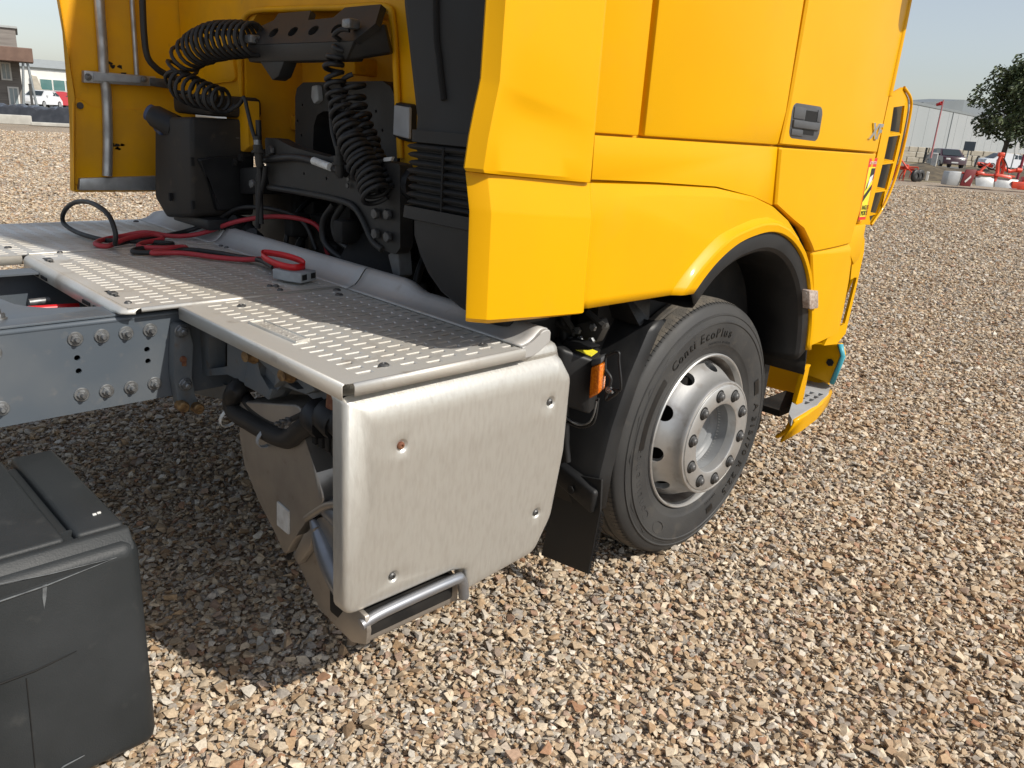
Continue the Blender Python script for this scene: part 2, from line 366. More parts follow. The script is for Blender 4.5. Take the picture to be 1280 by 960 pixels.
STM = bpy.data.materials.new("gravel_stone"); STM.use_nodes = True
t = STM.node_tree; N = t.nodes; L = t.links; b = N["Principled BSDF"]; b.inputs['Roughness'].default_value = .85; b.inputs['Specular IOR Level'].default_value = .3
oi = N.new("ShaderNodeObjectInfo"); rp = stone_ramp(N, L, oi.outputs['Random'])
tc = N.new("ShaderNodeTexCoord"); n1 = N.new("ShaderNodeTexNoise"); n1.inputs['Scale'].default_value = 2.2; n1.inputs['Detail'].default_value = 5; L.new(tc.outputs['Object'], n1.inputs['Vector'])
mr = N.new("ShaderNodeMapRange"); mr.inputs[1].default_value = .3; mr.inputs[2].default_value = .7; mr.inputs[3].default_value = .78; mr.inputs[4].default_value = 1.15; L.new(n1.outputs[0], mr.inputs[0])
ml = N.new("ShaderNodeMix"); ml.data_type = 'RGBA'; ml.blend_type = 'MULTIPLY'; ml.inputs[0].default_value = 1; L.new(rp.outputs[0], ml.inputs[6]); L.new(mr.outputs[0], ml.inputs[7])
L.new(ml.outputs[2], b.inputs['Base Color'])

bm = new()
v = [bm.verts.new(p) for p in ((-700, -900, 0), (1500, -900, 0), (1500, 1300, 0), (-700, 1300, 0))]; bm.faces.new(v)
g = mk("ground", bm, GRM); g.location.z = -.004; tag(g, kind="structure")

def scatter():
    """point cloud of the loose stones: dense close by, thinning out with distance"""
    pts = []; rot = []; scl = []
    rr = random.Random(3)
    def add(d0, d1, dens, s, a0=-16, a1=93):
        area = .5*math.radians(a1-a0)*(d1*d1-d0*d0)
        for _ in range(int(area*dens)):
            d = math.sqrt(rr.uniform(d0*d0, d1*d1)); a = math.radians(rr.uniform(a0, a1))
            x = CAM.x+d*math.cos(a); y = CAM.y+d*math.sin(a)
            k = s*(.66 if rr.random() < .58 else 1.14)*min(2.1, math.exp(rr.gauss(0, .30)))
            pts.append((x, y, rr.uniform(-.002, .011)*k/s)); scl.append(k)
            rot.append((rr.gauss(0, .28), rr.gauss(0, .28), rr.uniform(0, 6.3)))
    add(.5, 2.2, 9800, .0086, -40, 120); add(2.2, 3.6, 10400, .0086); add(3.6, 5.5, 8200, .0090); add(5.5, 8.5, 4800, .0100)
    add(8.5, 13, 2000, .0124); add(13, 20, 680, .0168, -5, 90); add(20, 37, 200, .0255, 8, 85)
    return pts, rot, scl
pts, rots, scls = scatter()
me = bpy.data.meshes.new("gravel"); me.from_pydata(pts, [], [])
a = me.attributes.new("rot", 'FLOAT_VECTOR', 'POINT'); a.data.foreach_set("vector", [c for r in rots for c in r])
a = me.attributes.new("scl", 'FLOAT', 'POINT'); a.data.foreach_set("value", scls)
gr = put(bpy.data.objects.new("gravel", me)); me.materials.append(STM); tag(gr, kind="stuff")
ng = bpy.data.node_groups.new("gravel_nodes", 'GeometryNodeTree')
ng.interface.new_socket("Geometry", in_out='INPUT', socket_type='NodeSocketGeometry'); ng.interface.new_socket("Geometry", in_out='OUTPUT', socket_type='NodeSocketGeometry')
N = ng.nodes; L = ng.links
gi = N.new("NodeGroupInput"); go = N.new("NodeGroupOutput")
g2i = N.new("GeometryNodeGeometryToInstance")
for k in range(12):
    p = N.new("GeometryNodePoints"); p.inputs['Count'].default_value = 13
    rv = N.new("FunctionNodeRandomValue"); rv.data_type = 'FLOAT_VECTOR'; rv.inputs[0].default_value = (-1, -1, -1); rv.inputs[1].default_value = (1, 1, 1); rv.inputs['Seed'].default_value = k*11+2
    L.new(rv.outputs[0], p.inputs['Position'])
    ch = N.new("GeometryNodeConvexHull"); L.new(p.outputs[0], ch.inputs[0])
    tr = N.new("GeometryNodeTransform"); q = random.Random(k)
    tr.inputs['Scale'].default_value = (q.uniform(.95, 1.4), q.uniform(.75, 1.0), q.uniform(.40, .66)); L.new(ch.outputs[0], tr.inputs[0])
    L.new(tr.outputs[0], g2i.inputs[0])
iop = N.new("GeometryNodeInstanceOnPoints"); iop.inputs['Pick Instance'].default_value = True
L.new(gi.outputs[0], iop.inputs['Points']); L.new(g2i.outputs[0], iop.inputs['Instance'])
ar = N.new("GeometryNodeInputNamedAttribute"); ar.data_type = 'FLOAT_VECTOR'; ar.inputs[0].default_value = "rot"
e2r = N.new("FunctionNodeEulerToRotation"); L.new(ar.outputs[0], e2r.inputs[0]); L.new(e2r.outputs[0], iop.inputs['Rotation'])
as_ = N.new("GeometryNodeInputNamedAttribute"); as_.data_type = 'FLOAT'; as_.inputs[0].default_value = "scl"; L.new(as_.outputs[0], iop.inputs['Scale'])
ri = N.new("FunctionNodeRandomValue"); ri.data_type = 'INT'; ri.inputs[4].default_value = 0; ri.inputs[5].default_value = 11
L.new(ri.outputs[2], iop.inputs['Instance Index'])
sm = N.new("GeometryNodeSetMaterial"); sm.inputs['Material'].default_value = STM
L.new(iop.outputs[0], sm.inputs[0]); L.new(sm.outputs[0], go.inputs[0])
gr.modifiers.new("gravel", 'NODES').node_group = ng

# ================================================================== THE TRUCK
truck = tag(empty("truck_tractor", (0, 0, 0)), "yellow tractor truck with bare grey chassis rail and aluminium deck behind its cab", "truck")

# ---- cab shell --------------------------------------------------------------
bm = new()
box(bm, -.52, 1.26, -1.09, 1.17, 1.36, 3.62, .05)
box(bm, .62, 1.20, -1.02, 1.16, .72, 1.42, .02)
cab = mk("cab_body", bm, YEL, truck, 40)
bm = new()
outl = fillet([(1.19, 1.50), (1.19, 3.60), (-1.19, 3.60), (-1.19, 1.36), (-.83, 1.36)] and [(1.19, 1.52), (1.19, 3.6), (-1.16, 3.6), (-1.16, 1.36), (-.44, 1.36), (-.40, 1.80), (-.34, 1.842), (.48, 1.864), (.585, 1.80), (.60, 1.42), (.60, 1.36), (.74, 1.36), (.80, 1.52)],
              [.02, .03, .03, .02, .01, .06, .05, .07, .06, 0, 0, 0, .0])
holed(bm, outl, [], lambda u, v, d: (-.85+d, u, v), .34)
mk("rear_wall", bm, YELIN, truck, 30)
bm = new()   # soft raised frame round the opening
rim = spline([(-.862, p[0], p[1]) for p in [(-.455, 1.40), (-.425, 1.66), (-.405, 1.80), (-.36, 1.848), (-.1, 1.856), (.2, 1.866), (.48, 1.872), (.57, 1.845), (.605, 1.78), (.617, 1.6), (.63, 1.38)]], 5)
tube(bm, rim, .011, 8)
mk("opening_rim", bm, YELIN, truck, 60)
bm = new()   # inside of the recess
box(bm, -.60, -.53, -.5, .62, 1.53, 1.9, .0); box(bm, -.66, -.54, -.42, .60, 1.44, 1.50, .01); box(bm, -.62, -.54, .12, .60, 1.37, 1.44, .008)
box(bm, -.70, -.54, .05, .12, 1.66, 1.72, .01); box(bm, -.72, -.55, -.33, .2, 1.60, 1.628, .008)
mk("recess_panel", bm, YELIN, truck, 40)
bm = new()   # embossed field in the wall at the left of the opening
prism(bm, yz(fillet([(.66, 1.62), (.70, 1.80), (.93, 1.82), (.97, 1.60)], .03), -.862), (.02, 0, 0), .008)
mk("wall_embossing", bm, YELIN, truck, 40)
bm = new(); box(bm, -.86, 1.2, -1.15, 1.15, 1.335, 1.352)
box(bm, -.5, 1.18, -1.03, -.95, .72, 1.34); mk("cab_floor", bm, DARK, truck)
bm = new()  # yellow mounting leg under the wall
prism(bm, [(-0.900,0.636,1.542),(-0.900,0.493,1.546),(-0.900,0.497,1.429),(-0.900,0.488,1.378),(-0.900,0.544,1.350),(-0.900,0.621,1.354),(-0.900,0.596,1.384),(-0.900,0.635,1.422)], (.05, 0, 0), .006)
lg = mk("mounting_leg", bm, YELIN, truck, 40)
bm = new(); hexbolt(bm, (-0.902,0.577,1.400), (-1, 0, 0), .014, .02); mk("bolt", bm, NUT, lg, 40)

# ---- right-hand skin: fairings and panels, each with its own gap ------------------
def skin(name, pts2, y=-1.25, th=.035, bev=.006, material=YEL, fil=0.0, seg=2):
    bm = new(); prism(bm, xz(fillet(pts2, fil, 3) if fil else pts2, y), (0, th, 0), bev, seg); return mk(name, bm, material, truck, 35)
def surf(name, rows, material=YEL, th=.012, smooth=35, parent=truck):
    bm = new(); vs = loft(bm, rows, cap=False, closed=False); o = mk(name, bm, material, parent, smooth)
    md = o.modifiers.new("thickness", 'SOLIDIFY'); md.thickness = th; md.offset = 0; return o
# upper side fairing: flat above, a facet leaning inwards below the crease
zt = 3.55
rows = []
for xr, zr, zf, dent in [(-1.16, zt, zt, 0), (-1.208, 1.776, 1.82, 0), (-1.213, 1.620, 1.550, 0), (-1.216, 1.606, 1.535, .0035), (-1.219, 1.592, 1.520, .010), (-1.227, 1.560, 1.495, .0135), (-1.240, 1.500, 1.452, .008), (-1.250, 1.432, 1.408, 0), (-1.247, 1.428, 1.403, .003), (-1.225, 1.427, 1.402, .02)]:
    def pt(s, y): return (xr+(-.861-xr)*s, y, zr+(zf-zr)*s)
    row = [(xr+.20, -1.10, zr), (xr+.075, -1.185, zr), (xr+.006, -1.212, zr), (xr, -1.220, zr), (xr+.006, -1.226, zr)]
    for s_ in (.058, .070, .13, .20, .30, .40, .50, .60, .70, .80, .88, .975): row.append(pt(s_, (-1.226 if dent > .019 else -1.25)+(0 if dent > .019 else dent)*min(1, max(0, (s_-.075)/.22))*max(0, 1.25*(1-s_))**.8-(.004 if s_ == .15 and False else 0)))
    row += [pt(.995, -1.248), pt(1, -1.243), pt(1, -1.22)]; rows.append(row)
surf("upper_side_fairing", rows, smooth=15)
rows = []
for xr, z, y, dz in [(-1.175, 1.422, -1.19, -.026), (-1.222, 1.420, -1.230, -.025), (-1.236, 1.417, -1.236, -.024), (-1.233, 1.345, -1.250, -.03), (-1.232, 1.335, -1.251, -.03), (-1.230, 1.088, -1.252, -.026), (-1.225, 1.080, -1.246, -.020), (-1.195, 1.078, -1.22, -.018)]:
    rows.append([(xr+.19, y+.13, z), (xr+.06, y+.062, z), (xr+.008, y+.036, z), (xr, y+.028, z), (xr+.004, y+.024, z), (xr+.034, y+.001, z-.002), (xr+.040, y, z-.003), (-1.0, y, z+dz*.65), (-.850, y, z+dz), (-.8415, y+.004, z+dz), (-.8415, y+.03, z+dz)])
surf("lower_side_fairing", rows, smooth=14)
# front wheel fairing between the arch and the seam
def resample(pts, n):
    P = [Vector(p) for p in pts]; ds = [0]
    for a_, b_ in zip(P, P[1:]): ds.append(ds[-1]+(b_-a_).length)
    out = []
    for k in range(n):
        s = ds[-1]*k/(n-1); i = 0
        while i < len(ds)-2 and ds[i+1] < s: i += 1
        f = (s-ds[i])/max(ds[i+1]-ds[i], 1e-9); out.append(P[i].lerp(P[i+1], f))
    return out
arch = [Vector((p[0], p[1])) for p in [(-.335, 1.062), (-.275, 1.115), (-.20, 1.165), (-.105, 1.205), (0, 1.226), (.105, 1.232), (.20, 1.215), (.29, 1.178), (.375, 1.12), (.45, 1.035), (.505, .93), (.535, .83), (.548, .742)]]
outer = [Vector((p[0], p[1])) for p in [(-.826, 1.066), (-.832, 1.20), (-.838, 1.398), (-.55, 1.392), (-.25, 1.378), (-.02, 1.345), (.12, 1.310), (.235, 1.262), (.34, 1.195), (.43, 1.110), (.505, 1.0), (.563, .87), (.588, .742)]]
# the rear part of the panel is a rectangle behind the arch, so rows run from arch to outer edge
NA = 40
ra = resample([tuple(p)+(0,) for p in spline([(p.x, p.y, 0) for p in arch], 4)] and [(p.x, p.y, 0) for p in spline([(p.x, p.y, 0) for p in arch], 4)], NA)
ks = [0, 5, 9, 12, 15, 18, 21, 24, 27, 30, 33, 36, 39]
ro = [None]*NA
for i in range(len(ks)-1):
    for k in range(ks[i], ks[i+1]+1):
        f = (k-ks[i])/(ks[i+1]-ks[i]); p = outer[i].lerp(outer[i+1], f); ro[k] = Vector((p.x, p.y, 0))
# rear bottom edge has to stay straight: first rows lie along it
rows = []
prof_t = [0, .0, .012, .30, .34, .42, .46, .78, .82, .975, 1.0, 1.0]
for j, tt in enumerate(prof_t):
    row = []
    for k in range(NA):
        a_, o_ = ra[k], ro[k]; w_ = (o_-a_).length
        fl = .078 if w_ > .12 else w_*.62     # width of the arch flare
        d = [0, 0, .006, fl*.72, fl*.86, fl*1.18, fl*1.34, None, None, None, None, None][j]
        p = a_.lerp(o_, (d/w_) if d is not None else tt)
        if d is not None and d/w_ > .7: p = a_.lerp(o_, .7+.02*j)
        flat = -1.246; up = -1.246
        if p.y > 1.345: up = -1.246+(p.y-1.345)*.30
        base = max(flat, up)
        yo = [-1.215, -1.262, -1.268, -1.270, -1.268, -1.252, -1.247, None, None, None, None, None][j]
        y = yo if yo is not None else base
        if yo is not None and j >= 5: y = min(yo, base) if w_ > .12 else yo
        if j == 10: y = base+.004
        if j == 11: y = base+.03
        row.append((p.x, y, p.y))
    rows.append(row)
surf("wheel_fairing", rows, th=.006, smooth=18)
# black arch trim
bm = new()
A0 = [(p.x, p.y) for p in ra]; cx_, cz_ = .10, .60
rows = []
for q, y in [(0.0, -1.236), (.004, -1.254), (.012, -1.257), (.054, -1.254), (.066, -1.244), (.072, -1.215), (.074, -1.0)]:
    row = []
    for (x, z) in A0:
        d = Vector((cx_-x, .45-z)) ; d.normalize(); row.append((x+d.x*q, y, z+d.y*q))
    rows.append(row)
surf("arch_trim", rows, BLK, th=.006, smooth=35)
bm = new()   # dark liner over the wheel
rows = [[(.05+.60*math.cos(a_), y, .60+.58*math.sin(a_)) for a_ in [.02+2.02*k/20 for k in range(21)]] for y in (-1.225, -1.0, -.78, -.70)]
loft(bm, rows, cap=False, closed=False); lin = mk("arch_liner", bm, DARK, truck, 40); lin.modifiers.new("t", 'SOLIDIFY').thickness = .006
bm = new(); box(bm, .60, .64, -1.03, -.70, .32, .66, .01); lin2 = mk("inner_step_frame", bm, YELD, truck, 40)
bm = new(); box(bm, .645, .69, -1.05, -.72, .30, .72); mk("frame_back", bm, BLK, truck)
bm = new(); prism(bm, [(.56, -.92, .32), (.56, -1.07, .32), (.56, -1.06, .23), (.56, -.92, .19)], (.012, 0, 0), .003); mk("splash_flap", bm, BLK, truck)

# sill strip under the storage panel
bot = [(p.x, p.y+.0045) for p in outer[2:7]]
skin("sill_panel", [(-.846, 1.514), (-.843, 1.405)]+bot[1:]+[(.121, 1.318), (.0945, 1.507)], -1.243, .03, .005)
skin("side_panel_strip", [(-.853, 3.5), (-.853, 1.5195), (-.662, 1.5175), (-.657, 3.5)], -1.241, .03, .006)
skin("storage_panel", [(-.640, 3.5), (-.645, 1.5175), (.090, 1.5125), (.102, 1.62), (.113, 3.5)], -1.247, .03, .009)
bm = new(); box(bm, -.9, .94, -1.222, -1.19, 1.32, 3.45); mk("gap_backing", bm, YELIN, truck)
# door: upper panel with the window far above the picture, lower panel
def bow(x):   # the door skin bends inwards towards the windscreen corner
    return 0 if x < .55 else .16*(x-.55)**2
def grid_panel(name, pl, y0, nx=10, material=YEL, parent=truck, edge=.006):
    """panel given as (left edge, right edge) polylines from bottom to top, skinned with the door's bow"""
    lp, rp_ = pl; rows = []
    for a_, b_ in zip(lp, rp_):
        row = [(a_[0]+edge*.0, y0+.03+bow(a_[0]), a_[1]), (a_[0], y0+.005+bow(a_[0]), a_[1])]
        for k in range(nx+1):
            f = k/nx; e_ = edge/max(abs(b_[0]-a_[0]), 1e-6); f = e_+(1-2*e_)*f
            x = a_[0]+(b_[0]-a_[0])*f; z = a_[1]+(b_[1]-a_[1])*f; row.append((x, y0+bow(x), z))
        row += [(b_[0], y0+.005+bow(b_[0]), b_[1]), (b_[0], y0+.03+bow(b_[0]), b_[1])]
        rows.append(row)
    first = [(p[0], p[1]+.03, p[2]-.001) for p in rows[0]]; soft = [(p[0], p[1]+.006, p[2]-.004) for p in rows[0]]
    return surf(name, [first, soft]+rows, material, th=.006, smooth=30, parent=parent)
door = grid_panel("cab_door", ([(.098, 1.520), (.100, 1.535), (.112, 1.64), (.120, 1.95), (.125, 2.75)], [(.935, 1.508), (.936, 1.522), (.945, 1.64), (.968, 2.07), (1.00, 2.75)]), -1.250)
grid_panel("door_lower_panel", ([(.476, 1.141), (.44, 1.172), (.36, 1.232), (.28, 1.262), (.130, 1.322), (.112, 1.42), (.100, 1.500), (.104, 1.505)], [(.826, 1.151), (.829, 1.175), (.834, 1.20), (.845, 1.225), (.885, 1.33), (.912, 1.42), (.930, 1.492), (.931, 1.497)]), -1.250)
grid_panel("front_fender_panel", ([(.602, .745), (.596, .86), (.555, .98), (.490, 1.120), (.480, 1.135)], [(.930, .755), (.935, .86), (.930, .98), (.905, 1.10), (.83, 1.145)]), -1.240)
bm = new(); prism(bm, xz([(.79, 1.157), (.838, 1.216), (.985, 1.216), (.985, 1.07), (.925, 1.04), (.87, 1.11)], -1.226), (0, .05, 0), .010); mk("fender_crease", bm, YEL, truck, 35)

# door handle in its recess
hb = [(0.135,1.538),(0.129,1.649),(0.350,1.646),(0.353,1.532)]
bm = new(); o_ = fillet(hb, .025, 4); prism(bm, xz(o_, -1.2535), (0, .012, 0), .003); hd = mk("door_handle", bm, HNDM, door, 30)
def hpt(s, t_):   # handle-local 0..1 (left-right), 0..1 (bottom-top)
    a_ = Vector(hb[0]).lerp(Vector(hb[3]), s); b_ = Vector(hb[1]).lerp(Vector(hb[2]), s); p = a_.lerp(b_, t_); return (p.x, p.y)
def hq(name, s0, s1, t0, t1, y, th, material, bev=.002):
    bm = new(); prism(bm, xz([hpt(s0, t0), hpt(s1, t0), hpt(s1, t1), hpt(s0, t1)], y), (0, th, 0), bev); return mk(name, bm, material, door, 30)
hq("grip_recess", .44, .82, .54, .84, -1.2545, .004, PIT, 0); hq("grip_bar", .06, .93, .31, .53, -1.2605, .012, HNDM, .003); hq("key_recess", .40, .80, .15, .29, -1.2545, .004, PIT, 0)
hq("recess_edge", .05, .42, .56, .90, -1.2575, .008, HNDM, .003); hq("recess_edge", .05, .42, .08, .27, -1.2575, .008, HNDM, .003); hq("recess_edge", .83, .95, .55, .90, -1.2565, .008, HNDM, .003)
# badge
bm = new(); y_b = -1.2505+bow(.86)
text_bm(bm, "XF", .080, .004, lambda x, y, d: (.790+x*1.35, -1.2555+bow(.790+x*1.35)-d, 1.556+y), shear=.25, spacing=.95, fat=.0028)
mk("badge", bm, CHR, door, 30)
# blind-spot sticker
sk = [(0.861,1.238),(0.957,1.235),(0.963,1.482),(0.853,1.480)]
def spt(s, t_):
    p = Vector(sk[0]).lerp(Vector(sk[1]), s).lerp(Vector(sk[3]).lerp(Vector(sk[2]), s), t_); return p
def sface(bm, q, y):
    vs = []
    for s, t_ in q:
        p = spt(s, t_); vs.append((p.x, y+bow(p.x), p.y))
    prism(bm, vs, (0, .001, 0))
bm = new(); sface(bm, [(0, 0), (1, 0), (1, 1), (0, 1)], -1.2530); stk = mk("warning_sticker", bm, RSTK, truck)
bm = new(); sface(bm, [(.06, .05), (.90, .05), (.92, .86), (.08, .86)], -1.2537); mk("sticker_field", bm, YSTK, stk)
bm = new(); sface(bm, [(.10, .47), (.88, .66), (.92, .84), (.45, .84), (.40, .66)], -1.2544); sface(bm, [(.08, .40), (.9, .58), (.9, .50), (.08, .30)], -1.2544); mk("sticker_print", bm, KSTK, stk)
bm = new(); sface(bm, [(.30, .52), (.75, .64), (.80, .74), (.42, .70)], -1.2550); mk("sticker_truck_print", bm, WSTK, stk)
def stext(s, size, s0, t0, dep):
    def f(x, y, d):
        p0 = spt(s0, t0); u_ = (spt(1, t0)-spt(0, t0)).normalized(); v_ = (spt(s0, 1)-spt(s0, 0)).normalized(); p = p0+u_*x+v_*y
        return (p.x, dep+bow(p.x)-d, p.y)
    return f
bm = new(); text_bm(bm, "ANGLES", .0255, .0003, stext(0, 0, .12, .17, -1.2546)); text_bm(bm, "MORTS", .0275, .0003, stext(0, 0, .12, .075, -1.2546)); mk("sticker_lettering", bm, KSTK, stk)
bm = new(); text_bm(bm, "ATTENTION", .0165, .0003, stext(0, 0, .08, .905, -1.2546)); mk("sticker_heading", bm, WSTK, stk)
# clear side lamp on the arch
bm = new(); prism(bm, xz(fillet([(0.423,1.001),(0.499,0.991),(0.534,0.918),(0.458,0.923)], .008, 3), -1.286), (0, .03, 0), .005); mk("arch_lamp", bm, LENS, truck, 40)
# windscreen-corner wing with its openings
wo = [(1.027,1.730),(1.142,1.765),(1.232,1.730),(1.264,1.674),(1.266,1.527),(1.241,1.392),(1.177,1.280),(1.087,1.205),(0.979,1.209),(0.995,1.344),(1.021,1.489),(1.022,1.631)]
wh = [[(1.085,1.684),(1.206,1.697),(1.234,1.585),(1.101,1.574)], [(1.096,1.568),(1.228,1.578),(1.217,1.469),(1.093,1.461)], [(1.088,1.455),(1.212,1.462),(1.192,1.351),(1.076,1.346)], [(1.071,1.340),(1.178,1.345),(1.142,1.247),(1.060,1.243)]]
bm = new(); holed(bm, wo, wh, lambda u, v, d: (u, -1.20+d+.30*(u-1.1)**2, v), .010); wing = mk("corner_wing", bm, YEL, truck, 30)
bm = new(); tube(bm, spline([(p[0]+.003, -1.203, p[1]) for p in wo[1:8]], 4), .006, 8); mk("wing_edge", bm, YEL, wing, 60)
for i, h in enumerate(wh):
    bm = new(); a_, b_, c_, d_ = h
    prism(bm, [(d_[0], -1.19, d_[1]+.0), (c_[0], -1.19, c_[1]), (c_[0]-.005, -1.158, c_[1]+.004), (d_[0]-.005, -1.158, d_[1]+.004)], (0, 0, .004), .001); mk("wing_slat", bm, YEL, wing)
bm = new(); box(bm, .92, .985, -1.208, -1.10, 1.215, 1.78, .01); mk("pillar_cover", bm, YELIN, truck)
bm = new(); prism(bm, xz([(1.142,1.730),(1.258,1.757),(1.345,1.730),(1.374,1.678),(1.385,1.526),(1.341,1.387),(1.275,1.272),(1.178,1.205),(1.103,1.205),(1.114,1.338),(1.140,1.488),(1.150,1.635)], -1.155), (0, .03, 0)); mk("wing_backing", bm, WINGIN, truck)
bm = new(); tube(bm, spline([(1.012, -1.20, 3.0), (.985, -1.212, 2.3), (.972, -1.218, 2.0), (.955, -1.222, 1.72)], 5), .016, 8); mk("pillar_trim", bm, YEL, truck, 60)
# front corner strut, step well and bumper edge
so_ = [(1.025,1.196),(1.085,1.138),(1.102,1.085),(1.096,0.918),(1.078,0.719),(1.004,0.681),(0.873,0.694),(0.912,0.749),(0.993,0.764),(1.016,0.969),(0.992,1.075),(1.001,1.143)]
bm = new(); holed(bm, so_, [[(1.053,0.976),(1.079,0.974),(1.047,0.771),(0.975,0.770),(0.998,0.882)]], lambda u, v, d: (u, -1.19+d, v), .012); mk("corner_strut", bm, YEL, truck, 30)
wl = [(1.160,-0.951,0.601),(1.160,-1.137,0.646),(1.160,-1.162,0.598),(1.160,-1.139,0.458),(1.160,-1.125,0.450),(1.160,-0.990,0.462)]
bm = new(); prism(bm, wl, (.04, 0, 0), .006); sw = mk("step_well_wall", bm, YEL, truck, 35)
bm = new(); hexbolt(bm, (1.158,-1.114,0.551), (-1, 0, 0), .017, .006, 1.25, 0); mk("bolt", bm, BLK, sw)
ft = [(1.300,-0.927),(1.239,-1.098),(1.111,-1.153),(0.905,-1.197),(0.615,-1.224),(0.670,-1.181),(0.895,-1.087)]
ch_ = []
for i in range(3):
    for j in range(4):
        u0 = .03+.0*i
        p = Vector((1.020,-1.064)).lerp(Vector((1.047,-1.137)), i/2.0) + (Vector((0.817,-1.162))-Vector((1.047,-1.137)))*(j/4.0)
        ch_.append([(p.x-.020, p.y-.012), (p.x+.020, p.y-.012), (p.x+.020, p.y+.012), (p.x-.020, p.y+.012)])
bm = new()
def inside(p, poly):
    c = False; n = len(poly)
    for i in range(n):
        (x1, y1), (x2, y2) = poly[i], poly[i-1]
        if (y1 > p[1]) != (y2 > p[1]) and p[0] < (x2-x1)*(p[1]-y1)/(y2-y1)+x1: c = not c
    return c
ch_ = [h for h in ch_ if all(inside(q, inset(ft, .012)) for q in h)]
holed(bm, ft, ch_, lambda u, v, d: (u, v, .42-d), .03); mk("entry_step", bm, GREYP, truck, 30)
bm = new(); box(bm, .80, 1.10, -1.08, -.95, .345, .375); mk("step_underside", bm, DARK, truck)
edge = [(1.187,-1.125,0.405),(0.954,-1.181,0.405),(0.760,-1.208,0.405),(0.628,-1.220,0.405)]
bm = new(); loft(bm, [[(p[0]-.0, p[1]-.006, p[2]+.012) for p in edge], [(p[0], p[1]-.014, p[2]-.0) for p in edge], [(p[0]-.03*(i == 3), p[1]-.004+.02*(i == 3), p[2]-.075-.02*(i == 3)) for i, p in enumerate(edge)], [(p[0], p[1]+.03, p[2]-.085) for p in edge]], cap=False, closed=False)
e_ = mk("step_edge", bm, YEL, truck, 40); e_.modifiers.new("t", 'SOLIDIFY').thickness = .008
bm = new(); tube(bm, spline([(0.720,-1.179,0.371),(0.720,-1.168,0.330),(0.720,-1.143,0.300),(0.720,-1.119,0.280)], 4), [.016]*4+[.014]*4+[.010]*4+[.006], 8); mk("step_edge_tip", bm, YEL, truck, 60)
bm = new(); prism(bm, [(0.660,-1.196,0.641),(0.660,-1.221,0.643),(0.660,-1.216,0.628),(0.660,-1.214,0.468),(0.660,-1.187,0.475)], (.05, 0, 0), .006); mk("step_post", bm, YEL, truck, 35)
bm = new(); loft(bm, [[(1.150,-1.138,0.647),(1.150,-1.163,0.596),(1.150,-1.137,0.452)], [(1.165,-1.150,0.648),(1.165,-1.172,0.592),(1.165,-1.147,0.448)], [(1.190,-1.144,0.643),(1.190,-1.166,0.586),(1.190,-1.140,0.441)], [(1.320,-1.092,0.611),(1.320,-1.115,0.552),(1.320,-1.088,0.402)]], cap=False, closed=False); e_ = mk("bumper_edge_film", bm, BLUE, truck, 40); e_.modifiers.new("t", 'SOLIDIFY').thickness = .01
bm = new(); box(bm, 1.215, 1.36, -1.06, 1.2, .32, .70, .03); mk("bumper", bm, YEL, truck, 40)

# wing mirror (above the picture; its shadow falls on the door)
bm = new(); box(bm, .93, 1.06, -1.52, -1.28, 2.20, 2.85, .05); box(bm, .97, 1.02, -1.36, -1.2, 2.155, 2.20, .015); box(bm, .90, .99, -1.27, -1.23, 2.09, 2.17, .012); mk("wing_mirror", bm, BLK, truck, 40)

# ---- left side fairing (its inner side faces the camera) -------------------------------
lf = [(-1.325, 1.90), (-1.300, 1.56), (-1.318, 1.50), (-1.335, 1.30), (-1.352, 1.13), (-.80, 1.125), (-.80, 1.52), (-.86, 3.5), (-1.24, 3.5)]
bm = new(); prism(bm, xz(lf, 1.20), (0, .05, 0), .01); lfo = mk("left_side_fairing", bm, YELIN, truck, 35)
bm = new()
prism(bm, xz(fillet([(-1.321,1.512),(-1.281,1.508),(-1.255,1.484),(-1.167,1.472),(-1.049,1.482),(-0.972,1.499),(-0.995,1.191),(-1.351,1.158)], .02, 3), 1.192), (0, .010, 0), .004); mk("fairing_lower_panel", bm, YELIN, lfo, 35)
bm = new(); prism(bm, [(-1.325, 1.20, 1.90), (-1.305, 1.20, 1.52), (-1.345, 1.20, 1.14), (-1.362, 1.16, 1.14), (-1.32, 1.165, 1.52), (-1.34, 1.165, 1.90)], (.006, .02, 0), .004); mk("fairing_edge", bm, YELIN, lfo, 40)
for (pts, r) in [([(-1.178,1.165,2.078),(-1.189,1.165,1.900),(-1.192,1.165,1.733),(-1.197,1.165,1.609),(-1.194,1.165,1.536),(-1.204,1.165,1.367),(-1.222,1.165,1.201)], .020), ([(-1.047,1.170,2.100),(-1.056,1.170,1.918),(-1.058,1.170,1.779),(-1.061,1.170,1.622)], .010)]:
    bm = new(); tube(bm, spline(pts, 4), r, 10); mk("stay_tube", bm, GALV, truck, 60)
bm = new(); prism(bm, [(-1.278,1.150,1.624),(-0.988,1.150,1.622),(-0.991,1.150,1.582),(-1.283,1.150,1.577)], (0, .03, 0), .003); br = mk("tube_bracket", bm, GALV, truck, 30)
bm = new(); prism(bm, [(-1.245,1.140,1.620),(-1.056,1.140,1.617),(-1.058,1.140,1.591),(-1.248,1.140,1.586)], (0, .012, 0), .003); mk("bracket_cover", bm, CONN, br, 30)
bm = new(); prism(bm, [(-1.014,1.145,1.617),(-0.903,1.145,1.615),(-0.906,1.145,1.575),(-1.016,1.145,1.584)], (0, .03, 0), .003); mk("bracket_end", bm, NUT, br, 30)
bm = new()
for q in [(110,96), (180,99)]: hexbolt(bm, Vector((-1.266,1.148,1.600)) if q == (110,96) else Vector((-1.044,1.138,1.608)), (0, -1, 0), .010, .008, 1.4, .5)
mk("bolt", bm, BOLT, br, 40)
